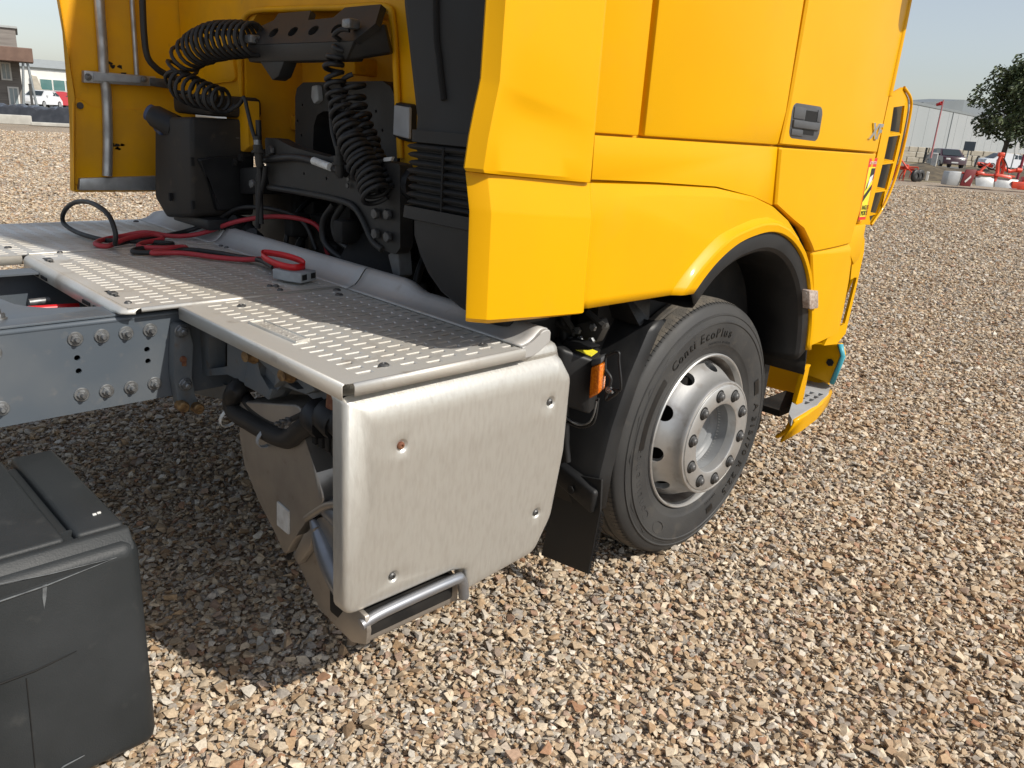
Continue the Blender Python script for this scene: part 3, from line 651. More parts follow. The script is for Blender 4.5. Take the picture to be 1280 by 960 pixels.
bm = new(); hexbolt(bm, (-1.295,1.190,1.485), (0, -1, 0), .008, .006, 1.7, 0); mk("bolt", bm, NUT, lfo, 40)
bm = new(); prism(bm, [(-1.331,1.170,1.191),(-1.009,1.170,1.200),(-1.014,1.170,1.137),(-1.339,1.170,1.141)], (0, .025, 0), .004); mk("bottom_bar", bm, GALV, truck, 30)
bm = new(); tube(bm, spline([(-1.051,1.050,2.089),(-1.059,1.050,1.912),(-1.063,1.050,1.791),(-1.057,1.050,1.699),(-1.027,1.050,1.658),(-0.989,1.050,1.635),(-0.925,1.050,1.615)], 5), .014, 8); mk("black_pipe", bm, RUB, truck, 60)
# grime scuffs on the fairing
bm = new()
rq = random.Random(5)
for c in [(146,182), (148,186), (140,181), (153,181), (137,79), (141,83), (150,84), (155,92)]:
    p = Vector({(146,182): (-1.162,1.191,1.327), (148,186): (-1.157,1.192,1.314), (140,181): (-1.182,1.192,1.330), (153,181): (-1.138,1.192,1.331), (137,79): (-1.159,1.198,1.662), (141,83): (-1.147,1.199,1.650), (150,84): (-1.118,1.199,1.650), (155,92): (-1.104,1.198,1.625)}[c])
    n = 7; prism(bm, [(p.x+rq.uniform(.4, 1)*.018*math.cos(2*PI*k/n), p.y, p.z+rq.uniform(.3, 1)*.010*math.sin(2*PI*k/n)) for k in range(n)], (0, .002, 0))
mk("paint_chips", bm, DARK, lfo)

# ---- black box on the left behind the cab ----------------------------------------------
bm = new()
prism(bm, [(-1.10, .915, 1.46), (-1.10, .56, 1.475), (-1.112, .575, 1.095), (-1.112, .84, 1.06), (-1.112, .95, 1.13)], (.26, 0, 0), .018, 3)
bb = mk("service_box", bm, BLKD, truck, 40)
bm = new(); box(bm, -1.02, -.80, .56, .92, 1.48, 1.56, .02); mk("box_lid", bm, BLKD, bb, 40)
bm = new(); prism(bm, [(-1.085, .553, 1.32), (-1.0, .545, 1.33), (-.86, .545, 1.33), (-.86, .545, 1.12), (-1.02, .54, 1.12), (-1.05, .54, 1.25)], (0, .03, 0), .008); mk("box_side_panel", bm, BLK, bb, 40)
bm = new(); box(bm, -1.075, -.88, .52, .86, 1.045, 1.09, .01); mk("box_foot", bm, BLK, bb, 40)
bm = new(); lathe(bm, [(0, -.05), (.035, -.05), (.045, -.03), (.048, .03), (.05, .06), (0, .06)], (-1.100,0.831,1.451), 16, axis=(.5, -.6, -.35)); mk("filler_neck", bm, BLK, bb, 50)
bm = new(); lathe(bm, [(0, -.02), (.034, -.02), (.036, .02), (.03, .03), (0, .03)], (-1.120,0.874,1.470), 16, axis=(.5, -.6, -.35)); mk("filler_cap", bm, DBLUE, bb, 50)
bm = new(); prism(bm, [(-1.118,0.942,1.449),(-1.118,0.812,1.439),(-1.118,0.830,1.389),(-1.118,0.875,1.408)], (.03, 0, 0), .008); mk("filler_lip", bm, DBLUE, bb, 50)
bm = new()
for c in ((-1.113,0.549,1.310), (-1.122,0.545,1.146), (-1.122,0.759,1.154)):
    c = Vector(c); box(bm, c.x-.002, c.x+.01, c.y-.007, c.y+.007, c.z-.016, c.z+.016)
mk("box_slot", bm, PIT, bb)

# ---- dark works under and behind the cab -------------------------------------------------
bm = new()
outline = [(0.267,1.420),(0.183,1.421),(0.064,1.398),(-0.065,1.388),(-0.172,1.382),(-0.274,1.400),(-0.366,1.411),(-0.446,1.393),(-0.571,1.390),(-0.579,1.136),(-0.554,1.112),(-0.485,1.117),(-0.440,1.134),(-0.367,1.204),(-0.273,1.235),(-0.006,1.241),(0.237,1.236),(0.264,1.295)]
hl = [circ(*p, .006, 8) for p in [(-0.009,1.313),(-0.156,1.310)]]
holed(bm, fillet(outline, .012, 2), hl, lambda u, v, d: (-.95+d, u, v), .05); cb = mk("cross_beam", bm, BEAM, truck, 30)
bm = new(); low = [(-0.955,0.239,1.242),(-0.955,-0.015,1.247),(-0.955,-0.281,1.244),(-0.955,-0.365,1.214),(-0.955,-0.434,1.141),(-0.955,-0.492,1.118)]; tube(bm, spline(low, 4), .011, 8); mk("beam_flange", bm, BEAM, cb, 60)
bm = new(); tube(bm, spline([(-0.965,0.244,1.340),(-0.965,0.160,1.352),(-0.965,0.017,1.366),(-0.965,-0.141,1.359),(-0.965,-0.297,1.338)], 4), .013, 8); mk("cable", bm, RUB, cb, 60)
bm = new(); tube(bm, [(-0.978,-0.122,1.365),(-0.978,-0.226,1.353)], .0135, 8); mk("cable_tag", bm, WSTK, cb, 60)
for c in ((-0.955,0.200,1.378), (-0.955,-0.464,1.229), (-0.955,-0.528,1.234), (-0.955,-0.465,1.166), (-0.955,-0.530,1.165)):
    bm = new(); hexbolt(bm, c, (-1, .0, 0), .016, .016, 1.5, 0, R_.uniform(0, 1)); mk("bolt", bm, NUT, cb, 40)
for c in ((-0.955,-0.305,1.321), (-0.955,-0.300,1.300)):
    bm = new(); hexbolt(bm, c, (-1, 0, 0), .008, .008, 1.3, 0); mk("bolt", bm, NUT, cb, 40)
bm = new(); prism(bm, [(-0.930,-0.539,1.129),(-0.930,-0.554,1.042),(-0.930,-0.520,1.023),(-0.930,-0.484,1.100)], (.05, 0, 0), .006); mk("beam_strut", bm, STRAW, truck, 30)
# arch-shaped bracket
oa = [(0.348,1.335),(0.337,1.569),(0.323,1.604),(0.275,1.625),(-0.237,1.636),(-0.283,1.619),(-0.310,1.585),(-0.330,1.354),(-0.204,1.344),(-0.183,1.482),(-0.154,1.518),(-0.105,1.535),(0.136,1.526),(0.181,1.510),(0.205,1.469),(0.215,1.345)]
bm = new(); holed(bm, fillet(oa, .012, 3), [circ(*p, .006, 8) for p in [(0.284,1.544),(0.323,1.484),(0.295,1.432),(-0.201,1.538),(-0.240,1.477)]], lambda u, v, d: (-.78+d, u, v), .10); ab = mk("arch_bracket", bm, BEAM, truck, 30)
bm = new(); prism(bm, [(-0.800,0.184,1.613),(-0.800,0.145,1.617),(-0.800,0.136,1.564),(-0.800,0.170,1.549),(-0.800,0.191,1.571)], (.02, 0, 0), .006); mk("bracket_knob", bm, CONN, ab, 40)
bm = new(); lathe(bm, [(0, 0), (.016, 0), (.014, -.02), (.006, -.02)], (-0.780,0.140,1.582), 12, axis=(1, 0, 0)); mk("bracket_bush", bm, NUT, ab, 40)
bm = new(); prism(bm, fillet([p[1:] for p in [(-0.700,0.324,1.353),(-0.700,0.316,1.446),(-0.700,0.279,1.478),(-0.700,0.067,1.487),(-0.700,-0.087,1.508),(-0.700,-0.089,1.383)]], .02, 3) and [(-0.700,0.324,1.353),(-0.700,0.316,1.436),(-0.700,0.268,1.469),(-0.700,0.040,1.494),(-0.700,-0.097,1.503),(-0.700,-0.099,1.375)], (.1, 0, 0), .01); mk("engine_cover", bm, BLK, truck, 40)
# bracket the coiled hoses plug into: a sloping face with four holes over an upright lip
up = [(.27, 0), (.255, .62), (.19, .78), (.185, 1.0), (-.03, 1.0), (-.05, .70), (-.20, .72), (-.235, 1.0), (-.43, 1.0), (-.46, .45), (-.40, .0)]
def bmap(u, v, d): return (-1.0+.075*v+d, u, 1.735+.108*v-d*.5)
hl = [[(c+.028*math.cos(k*PI/5), .36+.15*math.sin(k*PI/5)) for k in range(10)] for c in (.135, .005, -.125, -.262)]
bm = new(); holed(bm, up, hl, bmap, .02)
hb_ = mk("hose_bracket", bm, BEAM, truck, 25)
bm = new(); prism(bm, [(-1.001, .27, 1.735), (-1.001, -.40, 1.735), (-.99, -.34, 1.682), (-.99, .29, 1.678), (-.99, .31, 1.70)], (.06, 0, 0), .006); mk("bracket_lip", bm, BEAM, hb_, 30)
bm = new(); prism(bm, [(-.985, .235, 1.69), (-.985, .04, 1.69), (-.985, .09, 1.632), (-.985, .135, 1.618)], (.05, 0, 0), .006); mk("bracket_rib", bm, BEAM, hb_, 30)
bm = new(); prism(bm, [(-.995, -.40, 1.735), (-.93, -.455, 1.79), (-.90, -.45, 1.71), (-.985, -.34, 1.682)], (.03, .03, 0), .006); mk("bracket_rib", bm, BEAM, hb_, 30)
for c in ((-1.0, .235, 1.752), (-.995, -.375, 1.782)):
    bm = new(); box(bm, c[0]-.02, c[0]+.02, c[1]-.022, c[1]+.022, c[2]-.014, c[2]+.014, .006); mk("hose_coupling", bm, BOLT, hb_, 40)
bm = new()
for k in range(4): tube(bm, [(-.955, [.135, .005, -.125, -.262][k], 1.765), (-.90, [.135, .005, -.125, -.262][k], 1.75)], .026, 10)
mk("bracket_hole", bm, PIT, hb_, 40)
# engine and gearbox mass in the dark
bm = new()
lathe(bm, [(0, -.95), (.12, -.95), (.14, -.80), (.22, -.70), (.25, -.3), (.33, -.2), (.33, .2), (0, .2)], (0, 0, .86), 20, axis=(1, 0, 0), u=(0, 0, 1))
box(bm, -.55, 1.0, -.34, .34, .70, 1.32, .04)
for k in range(14):
    x = R_.uniform(-.95, -.55); y = R_.uniform(-.5, .45); z = R_.uniform(.85, 1.2); s = R_.uniform(.03, .09); box(bm, x-s, x+s, y-s*.8, y+s*.8, z-s, z+s, .015)
mk("gearbox", bm, DARK, truck, 40)
bm = new()
for k in range(9):
    y = R_.uniform(-.55, .35); z = R_.uniform(.9, 1.15)
    tube(bm, spline([(-.55, y+.1, z+.1), (-.75, y, z+.05), (-.86, y-.05, z-.08), (-.8, y-.02, z-.25)], 5), R_.uniform(.008, .016), 8)
tube(bm, spline([(-0.880,-0.093,1.215),(-0.880,-0.023,1.150),(-0.880,-0.021,1.077),(-0.880,-0.101,1.037),(-0.880,-0.205,1.019)], 5), .013, 8); tube(bm, spline([(-0.870,-0.140,1.220),(-0.870,-0.077,1.156),(-0.870,-0.086,1.100),(-0.870,-0.164,1.069),(-0.870,-0.264,1.062)], 5), .012, 8)
mk("engine_hoses", bm, RUB, truck, 60)
bm = new(); lathe(bm, [(0, -.05), (.10, -.05), (.13, 0), (.13, .03), (0, .04)], (-0.860,-0.322,1.031), 20, axis=(-.7, -.3, .6)); mk("brake_chamber", bm, DARK, truck, 40)
bm = new(); box(bm, *([-1.0, -.94]), -.47, -.42, 1.0, 1.04, .004); mk("small_tab", bm, BOLT, truck)
bm = new(); prism(bm, [(-0.930,0.524,1.289),(-0.930,0.370,1.307),(-0.930,0.378,1.200),(-0.930,0.534,1.184)], (.16, 0, 0), .01); vb = mk("valve_block", bm, BLK, truck, 40)
bm = new(); hexbolt(bm, (-0.935,0.392,1.239), (-1, 0, 0), .016, .016, 1.4, .4); mk("bolt", bm, BOLT, vb, 40)
bm = new()
for q in ((-0.930,0.543,1.309), (-0.930,0.486,1.332)): hexbolt(bm, q, (-1, 0, 0), .014, .016, 1.3, .0)
lathe(bm, [(0, 0), (.04, 0), (.04, .1), (0, .1)], (-0.900,0.533,1.326), 12, axis=(1, 0, 0)); mk("bush_mount", bm, DARK, truck, 40)
bm = new()
tube(bm, spline([(-0.980,0.254,1.481),(-0.980,0.256,1.368),(-0.980,0.259,1.252),(-0.980,0.271,1.177),(-0.980,0.291,1.084)], 5), .011, 8); tube(bm, spline([(-0.975,0.221,1.319),(-0.975,0.237,1.269),(-0.975,0.266,1.207),(-0.975,0.268,1.102)], 5), .009, 8); tube(bm, spline([(-0.970,0.254,1.325),(-0.970,0.296,1.263),(-0.970,0.305,1.151)], 5), .008, 8)
mk("cable_loom", bm, RUB, truck, 60)
bm = new()
for c in ((-0.950,0.499,1.064), (-0.930,0.459,1.037), (-0.960,0.537,1.040), (-0.950,0.367,1.025)):
    c = Vector(c); lathe(bm, [(0, -.04), (.03, -.04), (.035, 0), (.03, .04), (0, .04)], c, 12, axis=(R_.uniform(-1, 1), R_.uniform(-1, 1), .4))
mk("valve_fittings", bm, BEAM, truck, 40)
bm = new(); prism(bm, [(-.875, -.52, 1.45), (-.875, -.425, 1.46), (-.875, -.43, 1.57), (-.875, -.52, 1.565)], (.03, 0, 0), .012); pw = mk("washer_tank", bm, BLK, truck, 40)
bm = new(); prism(bm, [(-.881, -.52, 1.462), (-.881, -.437, 1.470), (-.881, -.441, 1.560), (-.881, -.52, 1.555)], (.01, 0, 0), .004); mk("tank_label", bm, GREYP, pw)
bm = new(); lathe(bm, [(0, 0), (.05, 0), (.05, .3), (0, .3)], (-.90, -.60, 1.33), 14, axis=(0, 1, 0)); pk = mk("air_pipe", bm, BLK, truck, 40)
bm = new(); prism(bm, [(-0.955,-0.495,1.403),(-0.955,-0.537,1.409),(-0.955,-0.529,1.396),(-0.955,-0.487,1.391)], (.01, 0, 0)); mk("pipe_label", bm, WSTK, pk)

bm = new(); box(bm, -.70, -.62, .50, 1.22, .25, 1.25, .03); box(bm, -.66, .62, .42, .50, .35, 1.34, .01); mk("far_mudguard", bm, BLK, truck, 40)
bm = new(); lathe(bm, [(.30, 1.15), (.45, 1.16), (.485, 1.13), (.492, 1.05), (.492, .90), (.485, .86), (.45, .84), (.30, .85)], (0, 0, .485), 64, closed=True); fw_ = mk("far_wheel", bm, TYRE, truck, 40)
bm = new(); lathe(bm, [(0, .95), (.24, 1.0), (.30, 1.12), (.30, .86), (.24, .86), (0, .86)], (0, 0, .485), 48); mk("far_rim", bm, RIMB, fw_, 40)
# ---- air intake duct --------------------------------------------------------------------
def rr_ring(x0, x1, y0, y1, r, z, k=4): return [(p[0], p[1], z) for p in rrect((x0+x1)/2, (y0+y1)/2, (x1-x0)/2, (y1-y0)/2, r, k)]
bm = new()
loft(bm, [rr_ring(-1.10, -.88, -1.19, -.60, .03, 3.3), rr_ring(-1.10, -.88, -1.19, -.735, .03, 2.0), rr_ring(-1.10, -.88, -1.15, -.765, .03, 1.80), rr_ring(-1.10, -.89, -1.13, -.80, .03, 1.65), rr_ring(-1.10, -.90, -1.12, -.828, .03, 1.53), rr_ring(-1.105, -.90, -1.12, -.832, .03, 1.495)])
dct = mk("intake_duct", bm, DUCT, truck, 35)
bm = new(); tube(bm, spline([(-1.098, -.90, 2.4), (-1.101, -.912, 1.81), (-1.101, -.935, 1.66), (-1.101, -.955, 1.575)], 5), .010, 8); mk("duct_groove", bm, PIT, dct, 60)
bm = new(); rings = []
zz = [1.495, 1.488]; 
rings.append(rr_ring(-1.112, -.89, -1.14, -.822, .03, 1.498)); rings.append(rr_ring(-1.112, -.89, -1.14, -.822, .03, 1.468))
for k in range(8):
    z0 = 1.464-k*.0208; yl = -.806-.004*(k % 3)
    rings += [rr_ring(-1.099, -.90, -1.14, yl-.020, .03, z0), rr_ring(-1.111, -.89, -1.15, yl-.006, .03, z0-.003), rr_ring(-1.116, -.89, -1.15, yl, .03, z0-.0085), rr_ring(-1.111, -.89, -1.15, yl-.006, .03, z0-.0145), rr_ring(-1.099, -.90, -1.14, yl-.020, .03, z0-.0175)]
rings.append(rr_ring(-1.098, -.9, -1.14, -.828, .03, 1.295))
loft(bm, rings); mk("duct_bellows", bm, DUCT, dct, 45)
bm = new(); prism(bm, [(-1.1165, -.970, 1.46), (-1.1165, -.978, 1.46), (-1.1165, -.976, 1.30), (-1.1165, -.970, 1.30)], (.02, 0, 0)); mk("bellows_split", bm, PIT, dct)
bm = new(); loft(bm, [rr_ring(-1.12, -.88, -1.15, -.805, .03, 1.300), rr_ring(-1.12, -.88, -1.15, -.800, .03, 1.268), rr_ring(-1.10, -.89, -1.14, -.822, .03, 1.262)]); mk("duct_collar", bm, BLK, dct, 40)
bm = new()
loft(bm, [rr_ring(-1.105, -.9, -1.15, -.825, .04, 1.265), rr_ring(-1.105, -.9, -1.15, -.828, .04, 1.22), rr_ring(-1.10, -.88, -1.15, -.842, .05, 1.17), rr_ring(-1.09, -.86, -1.15, -.87, .05, 1.12), rr_ring(-1.08, -.85, -1.15, -.91, .05, 1.08), rr_ring(-1.06, -.84, -1.15, -.97, .05, 1.045), rr_ring(-1.04, -.84, -1.15, -1.04, .04, 1.02)])
mk("duct_elbow", bm, BLK, dct, 40)

# ---- chassis rail ------------------------------------------------------------------------
YR = -.388
bts = [(-1.851, .926), (-1.786, .925), (-1.724, .924), (-1.660, .924), (-1.851, .772), (-1.788, .770), (-1.724, .768), (-1.660, .768), (-2.038, .916), (-2.038, .772)]
hls = [(-1.851, .874), (-1.851, .838), (-1.672, .870), (-1.672, .836)]
bm = new()
ol = [(-3.3, .722), (1.2, .722), (1.2, .962), (-3.3, .962)]
holed(bm, ol, [circ(x, z, .0078, 12) for x, z in hls], lambda u, v, d: (u, YR+d, v), .008)
rail = mk("chassis_rail", bm, RAIL, truck, 30)
bm = new()
rowsf = [[(x, YR-.001, .958) for x in (-3.3, -1.0, 1.2)], [(x, YR+.002, .967) for x in (-3.3, -1.0, 1.2)], [(x, YR+.010, .973) for x in (-3.3, -1.0, 1.2)], [(x, YR+.085, .973) for x in (-3.3, -1.0, 1.2)]]
loft(bm, rowsf, cap=False, closed=False); loft(bm, [[(x, YR, .724) for x in (-3.3, 1.2)], [(x, YR+.08, .720) for x in (-3.3, 1.2)]], cap=False, closed=False)
mk("rail_flange", bm, RAIL, rail, 60)
for fo in [o for o in rail.children if o.name.startswith('rail_flange')]: fo.modifiers.new("t", 'SOLIDIFY').thickness = .006
for x, z in bts:
    bm = new(); hexbolt(bm, (x, YR, z), (0, -1, 0), .0120, .011, 1.62, .58, R_.uniform(0, 1)); mk("bolt", bm, BOLT, rail, 35)
bm = new(); box(bm, -3.2, -1.62, YR+.055, YR+.06, .73, .955); mk("rail_shade_sheet", bm, DARK, rail)  # added dark sheet behind the rail so its open holes look black
bm = new(); gp = [(-3.3, -.04), (-2.2, -.045), (-1.94, -.05), (-1.928, -.15), (-1.905, -.19), (-1.87, -.235), (-1.80, -.262), (-1.70, -.30), (-1.55, -.30), (-1.55, -.385), (-3.3, -.385)]
prism(bm, xy(gp, .979), (0, 0, -.006), .002); mk("gusset_plate", bm, RAIL, rail, 30)
bm = new()
for q in ((-2.0, -.30), (-2.03, -.24), (-2.06, -.33)): hexbolt(bm, (q[0], q[1], .979), (0, 0, 1), .016, .016, 1.4, .6)
mk("bolt", bm, BOLT, rail, 40)
bm = new(); box(bm, -3.3, 1.2, .380, .388, .722, .966); box(bm, -3.3, 1.2, .30, .390, .967, .973); box(bm, -3.3, 1.2, .31, .380, .718, .724)
mk("far_chassis_rail", bm, RAIL, truck)
bm = new(); box(bm, -1.60, -1.50, -.378, .378, .74, .95, .01); box(bm, -2.85, -2.7, -.378, .378, .74, .95, .01); mk("cross_member", bm, DARK, truck)
bm = new()
for k in range(7):
    y = -.2+.07*k; tube(bm, spline([(-3.2, y, .86+.01*(k % 3)), (-2.4, y+R_.uniform(-.03, .03), .85), (-1.9, y+R_.uniform(-.04, .04), .84+R_.uniform(-.03, .03)), (-1.5, y, .86)], 5), R_.uniform(.007, .013), 8)
mk("air_lines", bm, RUB, truck, 60)
bm = new(); tube(bm, spline([(-3.2, .14, .90), (-2.3, .12, .905), (-1.95, .10, .905), (-1.70, .08, .90)], 5), .011, 8); mk("red_air_line", bm, REDP, truck, 60)
bm = new()
for q in ((-1.78, .20, .90), (-1.86, .0, .86), (-1.80, .02, .87)):
    lathe(bm, [(0, -.03), (.012, -.03), (.012, .03), (0, .03)], q, 10, axis=(1, .1, 0))
mk("line_fittings", bm, BOLT, truck, 40)
# hanging bracket at the end of the visible rail
bp2 = [(-1.604,0.943),(-1.564,0.938),(-1.559,0.876),(-1.569,0.782),(-1.569,0.716),(-1.542,0.691),(-1.557,0.674),(-1.612,0.698),(-1.619,0.791),(-1.614,0.861)]
bm = new(); prism(bm, xz(fillet(bp2, .012, 2), -.428), (0, .035, 0), .007); hb2 = mk("rail_bracket", bm, CAST, truck, 35)
for c, mm in (((-1.591,-0.430,0.922), BOLT), ((-1.590,-0.430,0.764), BOLT)):
    bm = new(); hexbolt(bm, c, (0, -1, 0), .0145, .014, 1.3, .62); mk("bolt", bm, mm, hb2, 35)
for c in ((-1.606,-0.450,0.703), (-1.563,-0.450,0.689)):
    bm = new(); lathe(bm, [(0, .03), (.016, .03), (.016, -.002), (.013, -.006), (.008, -.006), (.008, -.003), (0, -.003)], c, 14, axis=(0, 1, 0)); mk("bolt", bm, BRASS, hb2, 35)
bm = new(); lathe(bm, [(0, 0), (.010, 0), (.009, -.006), (0, -.006)], (-1.591,-0.429,0.839), 10, axis=(0, 1, 0)); prism(bm, [(-1.594,-0.431,0.833),(-1.582,-0.431,0.831),(-1.583,-0.431,0.817),(-1.595,-0.431,0.819)], (0, .004, 0)); mk("bracket_boss", bm, RUST, hb2)
# deck support arm casting
bm = new()
oa = [(-0.361,0.929),(-0.457,0.938),(-0.642,0.955),(-0.814,0.945),(-1.012,0.935),(-1.148,0.939),(-1.155,0.907),(-1.053,0.870),(-0.981,0.879),(-0.858,0.867),(-0.788,0.808),(-0.728,0.815),(-0.666,0.818),(-0.552,0.814),(-0.414,0.772),(-0.371,0.770)]
hh = [[(-0.447,0.898),(-0.564,0.919),(-0.555,0.838),(-0.434,0.799)], [(-0.739,0.900),(-0.782,0.898),(-0.771,0.865),(-0.741,0.865)], [(-0.883,0.893),(-0.937,0.900),(-0.967,0.890),(-0.936,0.879),(-0.890,0.880)]]
holed(bm, fillet(oa, .012, 2), hh, lambda u, v, d: (-1.52+d, u, v), .05); am = mk("deck_support_arm", bm, CAST, truck, 30)
bm = new(); prism(bm, [(-1.545,-0.431,0.945),(-1.545,-0.514,0.957),(-1.545,-0.694,0.971),(-1.545,-0.854,0.962),(-1.545,-0.845,0.948),(-1.545,-0.693,0.955),(-1.545,-0.512,0.940),(-1.545,-0.428,0.928)], (.06, 0, 0), .004); mk("arm_flange", bm, CAST, am, 60)
bm = new(); prism(bm, [(-1.535,-0.673,0.818),(-1.535,-0.723,0.929),(-1.535,-0.767,0.935),(-1.535,-0.770,0.871),(-1.535,-0.836,0.853),(-1.535,-0.817,0.820)], (.04, 0, 0), .008); mk("arm_rib", bm, CAST, am, 40)
bm = new(); prism(bm, [(-1.550,-0.787,0.936),(-1.550,-0.909,0.940),(-1.550,-0.930,0.918),(-1.550,-0.864,0.866),(-1.550,-0.891,0.911),(-1.550,-0.794,0.919)], (.04, 0, 0), .006); prism(bm, [(-1.550,-1.006,0.938),(-1.550,-1.049,0.954),(-1.550,-1.062,0.915),(-1.550,-1.018,0.894)], (.05, 0, 0), .006); mk("arm_lug", bm, CAST, am, 40)
for c in ((-1.550,-0.779,0.934), (-1.555,-0.970,0.937)):
    bm = new(); lathe(bm, [(0, .01), (.020, .01), (.024, -.006), (.014, -.022), (.014, -.03), (0, -.03)], c, 12, axis=(1, .2, 0)); mk("bolt", bm, BRASS, am, 40)
bm = new(); prism(bm, [(-1.555,-1.125,0.945),(-1.555,-1.177,0.949),(-1.555,-1.180,0.920),(-1.555,-1.144,0.894),(-1.555,-1.117,0.893)], (.05, 0, 0), .004); rb_ = mk("rusty_bracket", bm, RUST, truck, 30)
bm = new(); lathe(bm, [(0, .01), (.014, .01), (.014, -.02), (0, -.02)], (-1.560,-1.162,0.919), 10, axis=(1, 0, 0)); mk("bolt", bm, BOLT, rb_, 40)
# lower dark arm, hose bundle and clamps
bm = new(); loft(bm, [[(-1.460,-0.162,0.671),(-1.460,-0.297,0.719),(-1.460,-0.418,0.732),(-1.460,-0.401,0.681),(-1.460,-0.289,0.659),(-1.460,-0.169,0.635)], [(-1.360,0.081,0.585),(-1.360,-0.067,0.638),(-1.360,-0.200,0.652),(-1.360,-0.182,0.596),(-1.360,-0.058,0.571),(-1.360,0.074,0.545)]]); mk("arm_tube", bm, CAST, am, 40)
bm = new(); tube(bm, spline([tuple((-1.400,-0.472,0.746))]+[(-1.520,-0.617,0.795),(-1.520,-0.574,0.745),(-1.520,-0.590,0.714),(-1.520,-0.702,0.713),(-1.520,-0.820,0.718),(-1.520,-0.891,0.734),(-1.520,-0.955,0.782),(-1.520,-1.038,0.833),(-1.520,-1.101,0.873),(-1.520,-1.161,0.899)], 5), .026, 10); hz = mk("hose_bundle", bm, RUB, truck, 60)
bm = new(); tube(bm, spline([(-1.500,-0.584,0.772),(-1.500,-0.675,0.742),(-1.500,-0.806,0.742),(-1.500,-0.898,0.789),(-1.500,-0.976,0.834)], 5), .018, 8); mk("side_hose", bm, RUB, hz, 60)
for a_ in (((-1.52, -.555, .688), (.2, -1, -.4)), ((-1.52, -.775, .70), (.1, -.8, -.3))):
    bm = new(); lathe(bm, [(.031, -.005), (.034, -.005), (.034, .005), (.031, .005)], a_[0], 16, axis=a_[1]); mk("cable_tie", bm, WSTK if a_[0][1] > -.6 else CONN, hz, 50)
bm = new()
for c in ((-1.530,-1.055,0.845), (-1.530,-1.110,0.862), (-1.520,-1.135,0.864)): lathe(bm, [(0, -.03), (.040, -.03), (.044, -.02), (.044, .02), (.036, .03), (0, .03)], c, 14, axis=(0, 1, .25))
mk("hose_coupling", bm, BLK, hz, 40)
bm = new()
for k in range(6): box(bm, -1.50, -1.30, -1.08+.03*k-.05, -1.062+.03*k-.05, .74+.0*k, .80, .004)
box(bm, -1.46, -.9, -1.18, -.93, .50, .90, .01); mk("pump_unit", bm, BLK, truck, 40)
bm = new(); hexbolt(bm, (-1.560,-0.938,0.798), (-1, 0, .3), .011, .012, 0, .5); hexbolt(bm, (-1.560,-0.969,0.814), (-1, 0, .3), .011, .012, 0, .5); mk("bolt", bm, NUT, hz, 40)

# ---- exhaust box: rear shell, guard and outer cover --------------------------------------
sh = [(-0.601,0.749),(-0.600,0.640),(-0.622,0.561),(-0.700,0.478),(-0.787,0.417),(-0.836,0.357),(-0.900,0.457),(-0.966,0.537),(-1.044,0.614),(-1.009,0.683),(-0.973,0.731),(-0.951,0.767),(-0.946,0.840)]
bm = new(); prism(bm, yz(fillet(sh, .03, 3), -1.515), (.40, 0, 0), .075, 7); ms = mk("silencer_shell", bm, MUF, truck, 60)
sh2 = [(-0.853,0.612),(-0.924,0.569),(-1.030,0.561),(-1.067,0.531),(-1.030,0.445),(-0.873,0.472)]
bm = new(); prism(bm, yz(sh2, -1.47), (.3, 0, 0), .02, 4); mk("silencer_top", bm, GUARD, ms, 60)
gd = [(-0.862,0.366),(-0.933,0.481),(-0.986,0.541),(-1.101,0.607),(-1.128,0.486),(-1.142,0.375),(-1.198,0.342),(-1.198,0.282),(-1.142,0.254),(-0.990,0.269)]
bm = new(); prism(bm, yz(fillet(gd, .012, 3), -1.498), (.30, 0, 0), .03, 4); gdo = mk("silencer_guard", bm, MUF, truck, 60)
bm = new(); tube(bm, spline([(-1.500,-0.966,0.528),(-1.500,-1.026,0.461),(-1.500,-1.088,0.403),(-1.500,-1.149,0.355)], 5), [.012, .016, .020, .024, .027, .029, .030, .031, .031, .031, .030, .029, .028, .026, .022, .016], 10); mk("guard_roll", bm, GUARD, gdo, 60)
bm = new(); tube(bm, spline([(-1.470,-0.844,0.747),(-1.470,-0.865,0.687),(-1.470,-0.904,0.632),(-1.470,-0.965,0.596),(-1.470,-1.047,0.575),(-1.470,-1.097,0.569)], 4), [.030, .032, .034, .036, .038, .040, .041, .042, .042, .042, .042, .042, .041, .041, .040, .040, .040, .039, .038, .038, .038], 12); mk("shell_roll", bm, GUARD, ms, 60)
bm = new(); tube(bm, spline([(-1.510,-0.948,0.528),(-1.510,-0.992,0.564),(-1.510,-1.045,0.604),(-1.510,-1.103,0.632),(-1.510,-1.151,0.643)], 4), .010, 8); mk("clamp_band", bm, MUF, ms, 60)
bm = new(); prism(bm, [(-1.520,-0.812,0.524),(-1.520,-0.871,0.518),(-1.520,-0.868,0.449),(-1.520,-0.808,0.452)], (.006, 0, 0)); mk("type_label", bm, WSTK, ms)
bm = new(); tube(bm, spline([(-1.495,-0.822,0.346),(-1.495,-0.878,0.445),(-1.495,-0.942,0.520),(-1.495,-0.997,0.560),(-1.495,-1.083,0.606)], 4), .007, 6); mk("shell_seam", bm, PIT, ms, 60)
bm = new(); prism(bm, [(-1.520,-0.886,0.392),(-1.520,-0.943,0.483),(-1.520,-0.999,0.526),(-1.520,-0.974,0.449),(-1.520,-0.914,0.374)], (.02, 0, 0), .008); mk("guard_bracket", bm, MUF, gdo, 40)
for c in ((-1.503,-0.957,0.327), (-1.503,-1.095,0.302), (-1.503,-1.146,0.301)):
    bm = new(); lathe(bm, [(0, .01), (.012, .01), (.012, -.003), (.008, -.006), (0, -.006)], c, 12, axis=(1, 0, 0)); mk("rivet", bm, NUT, gdo, 40)
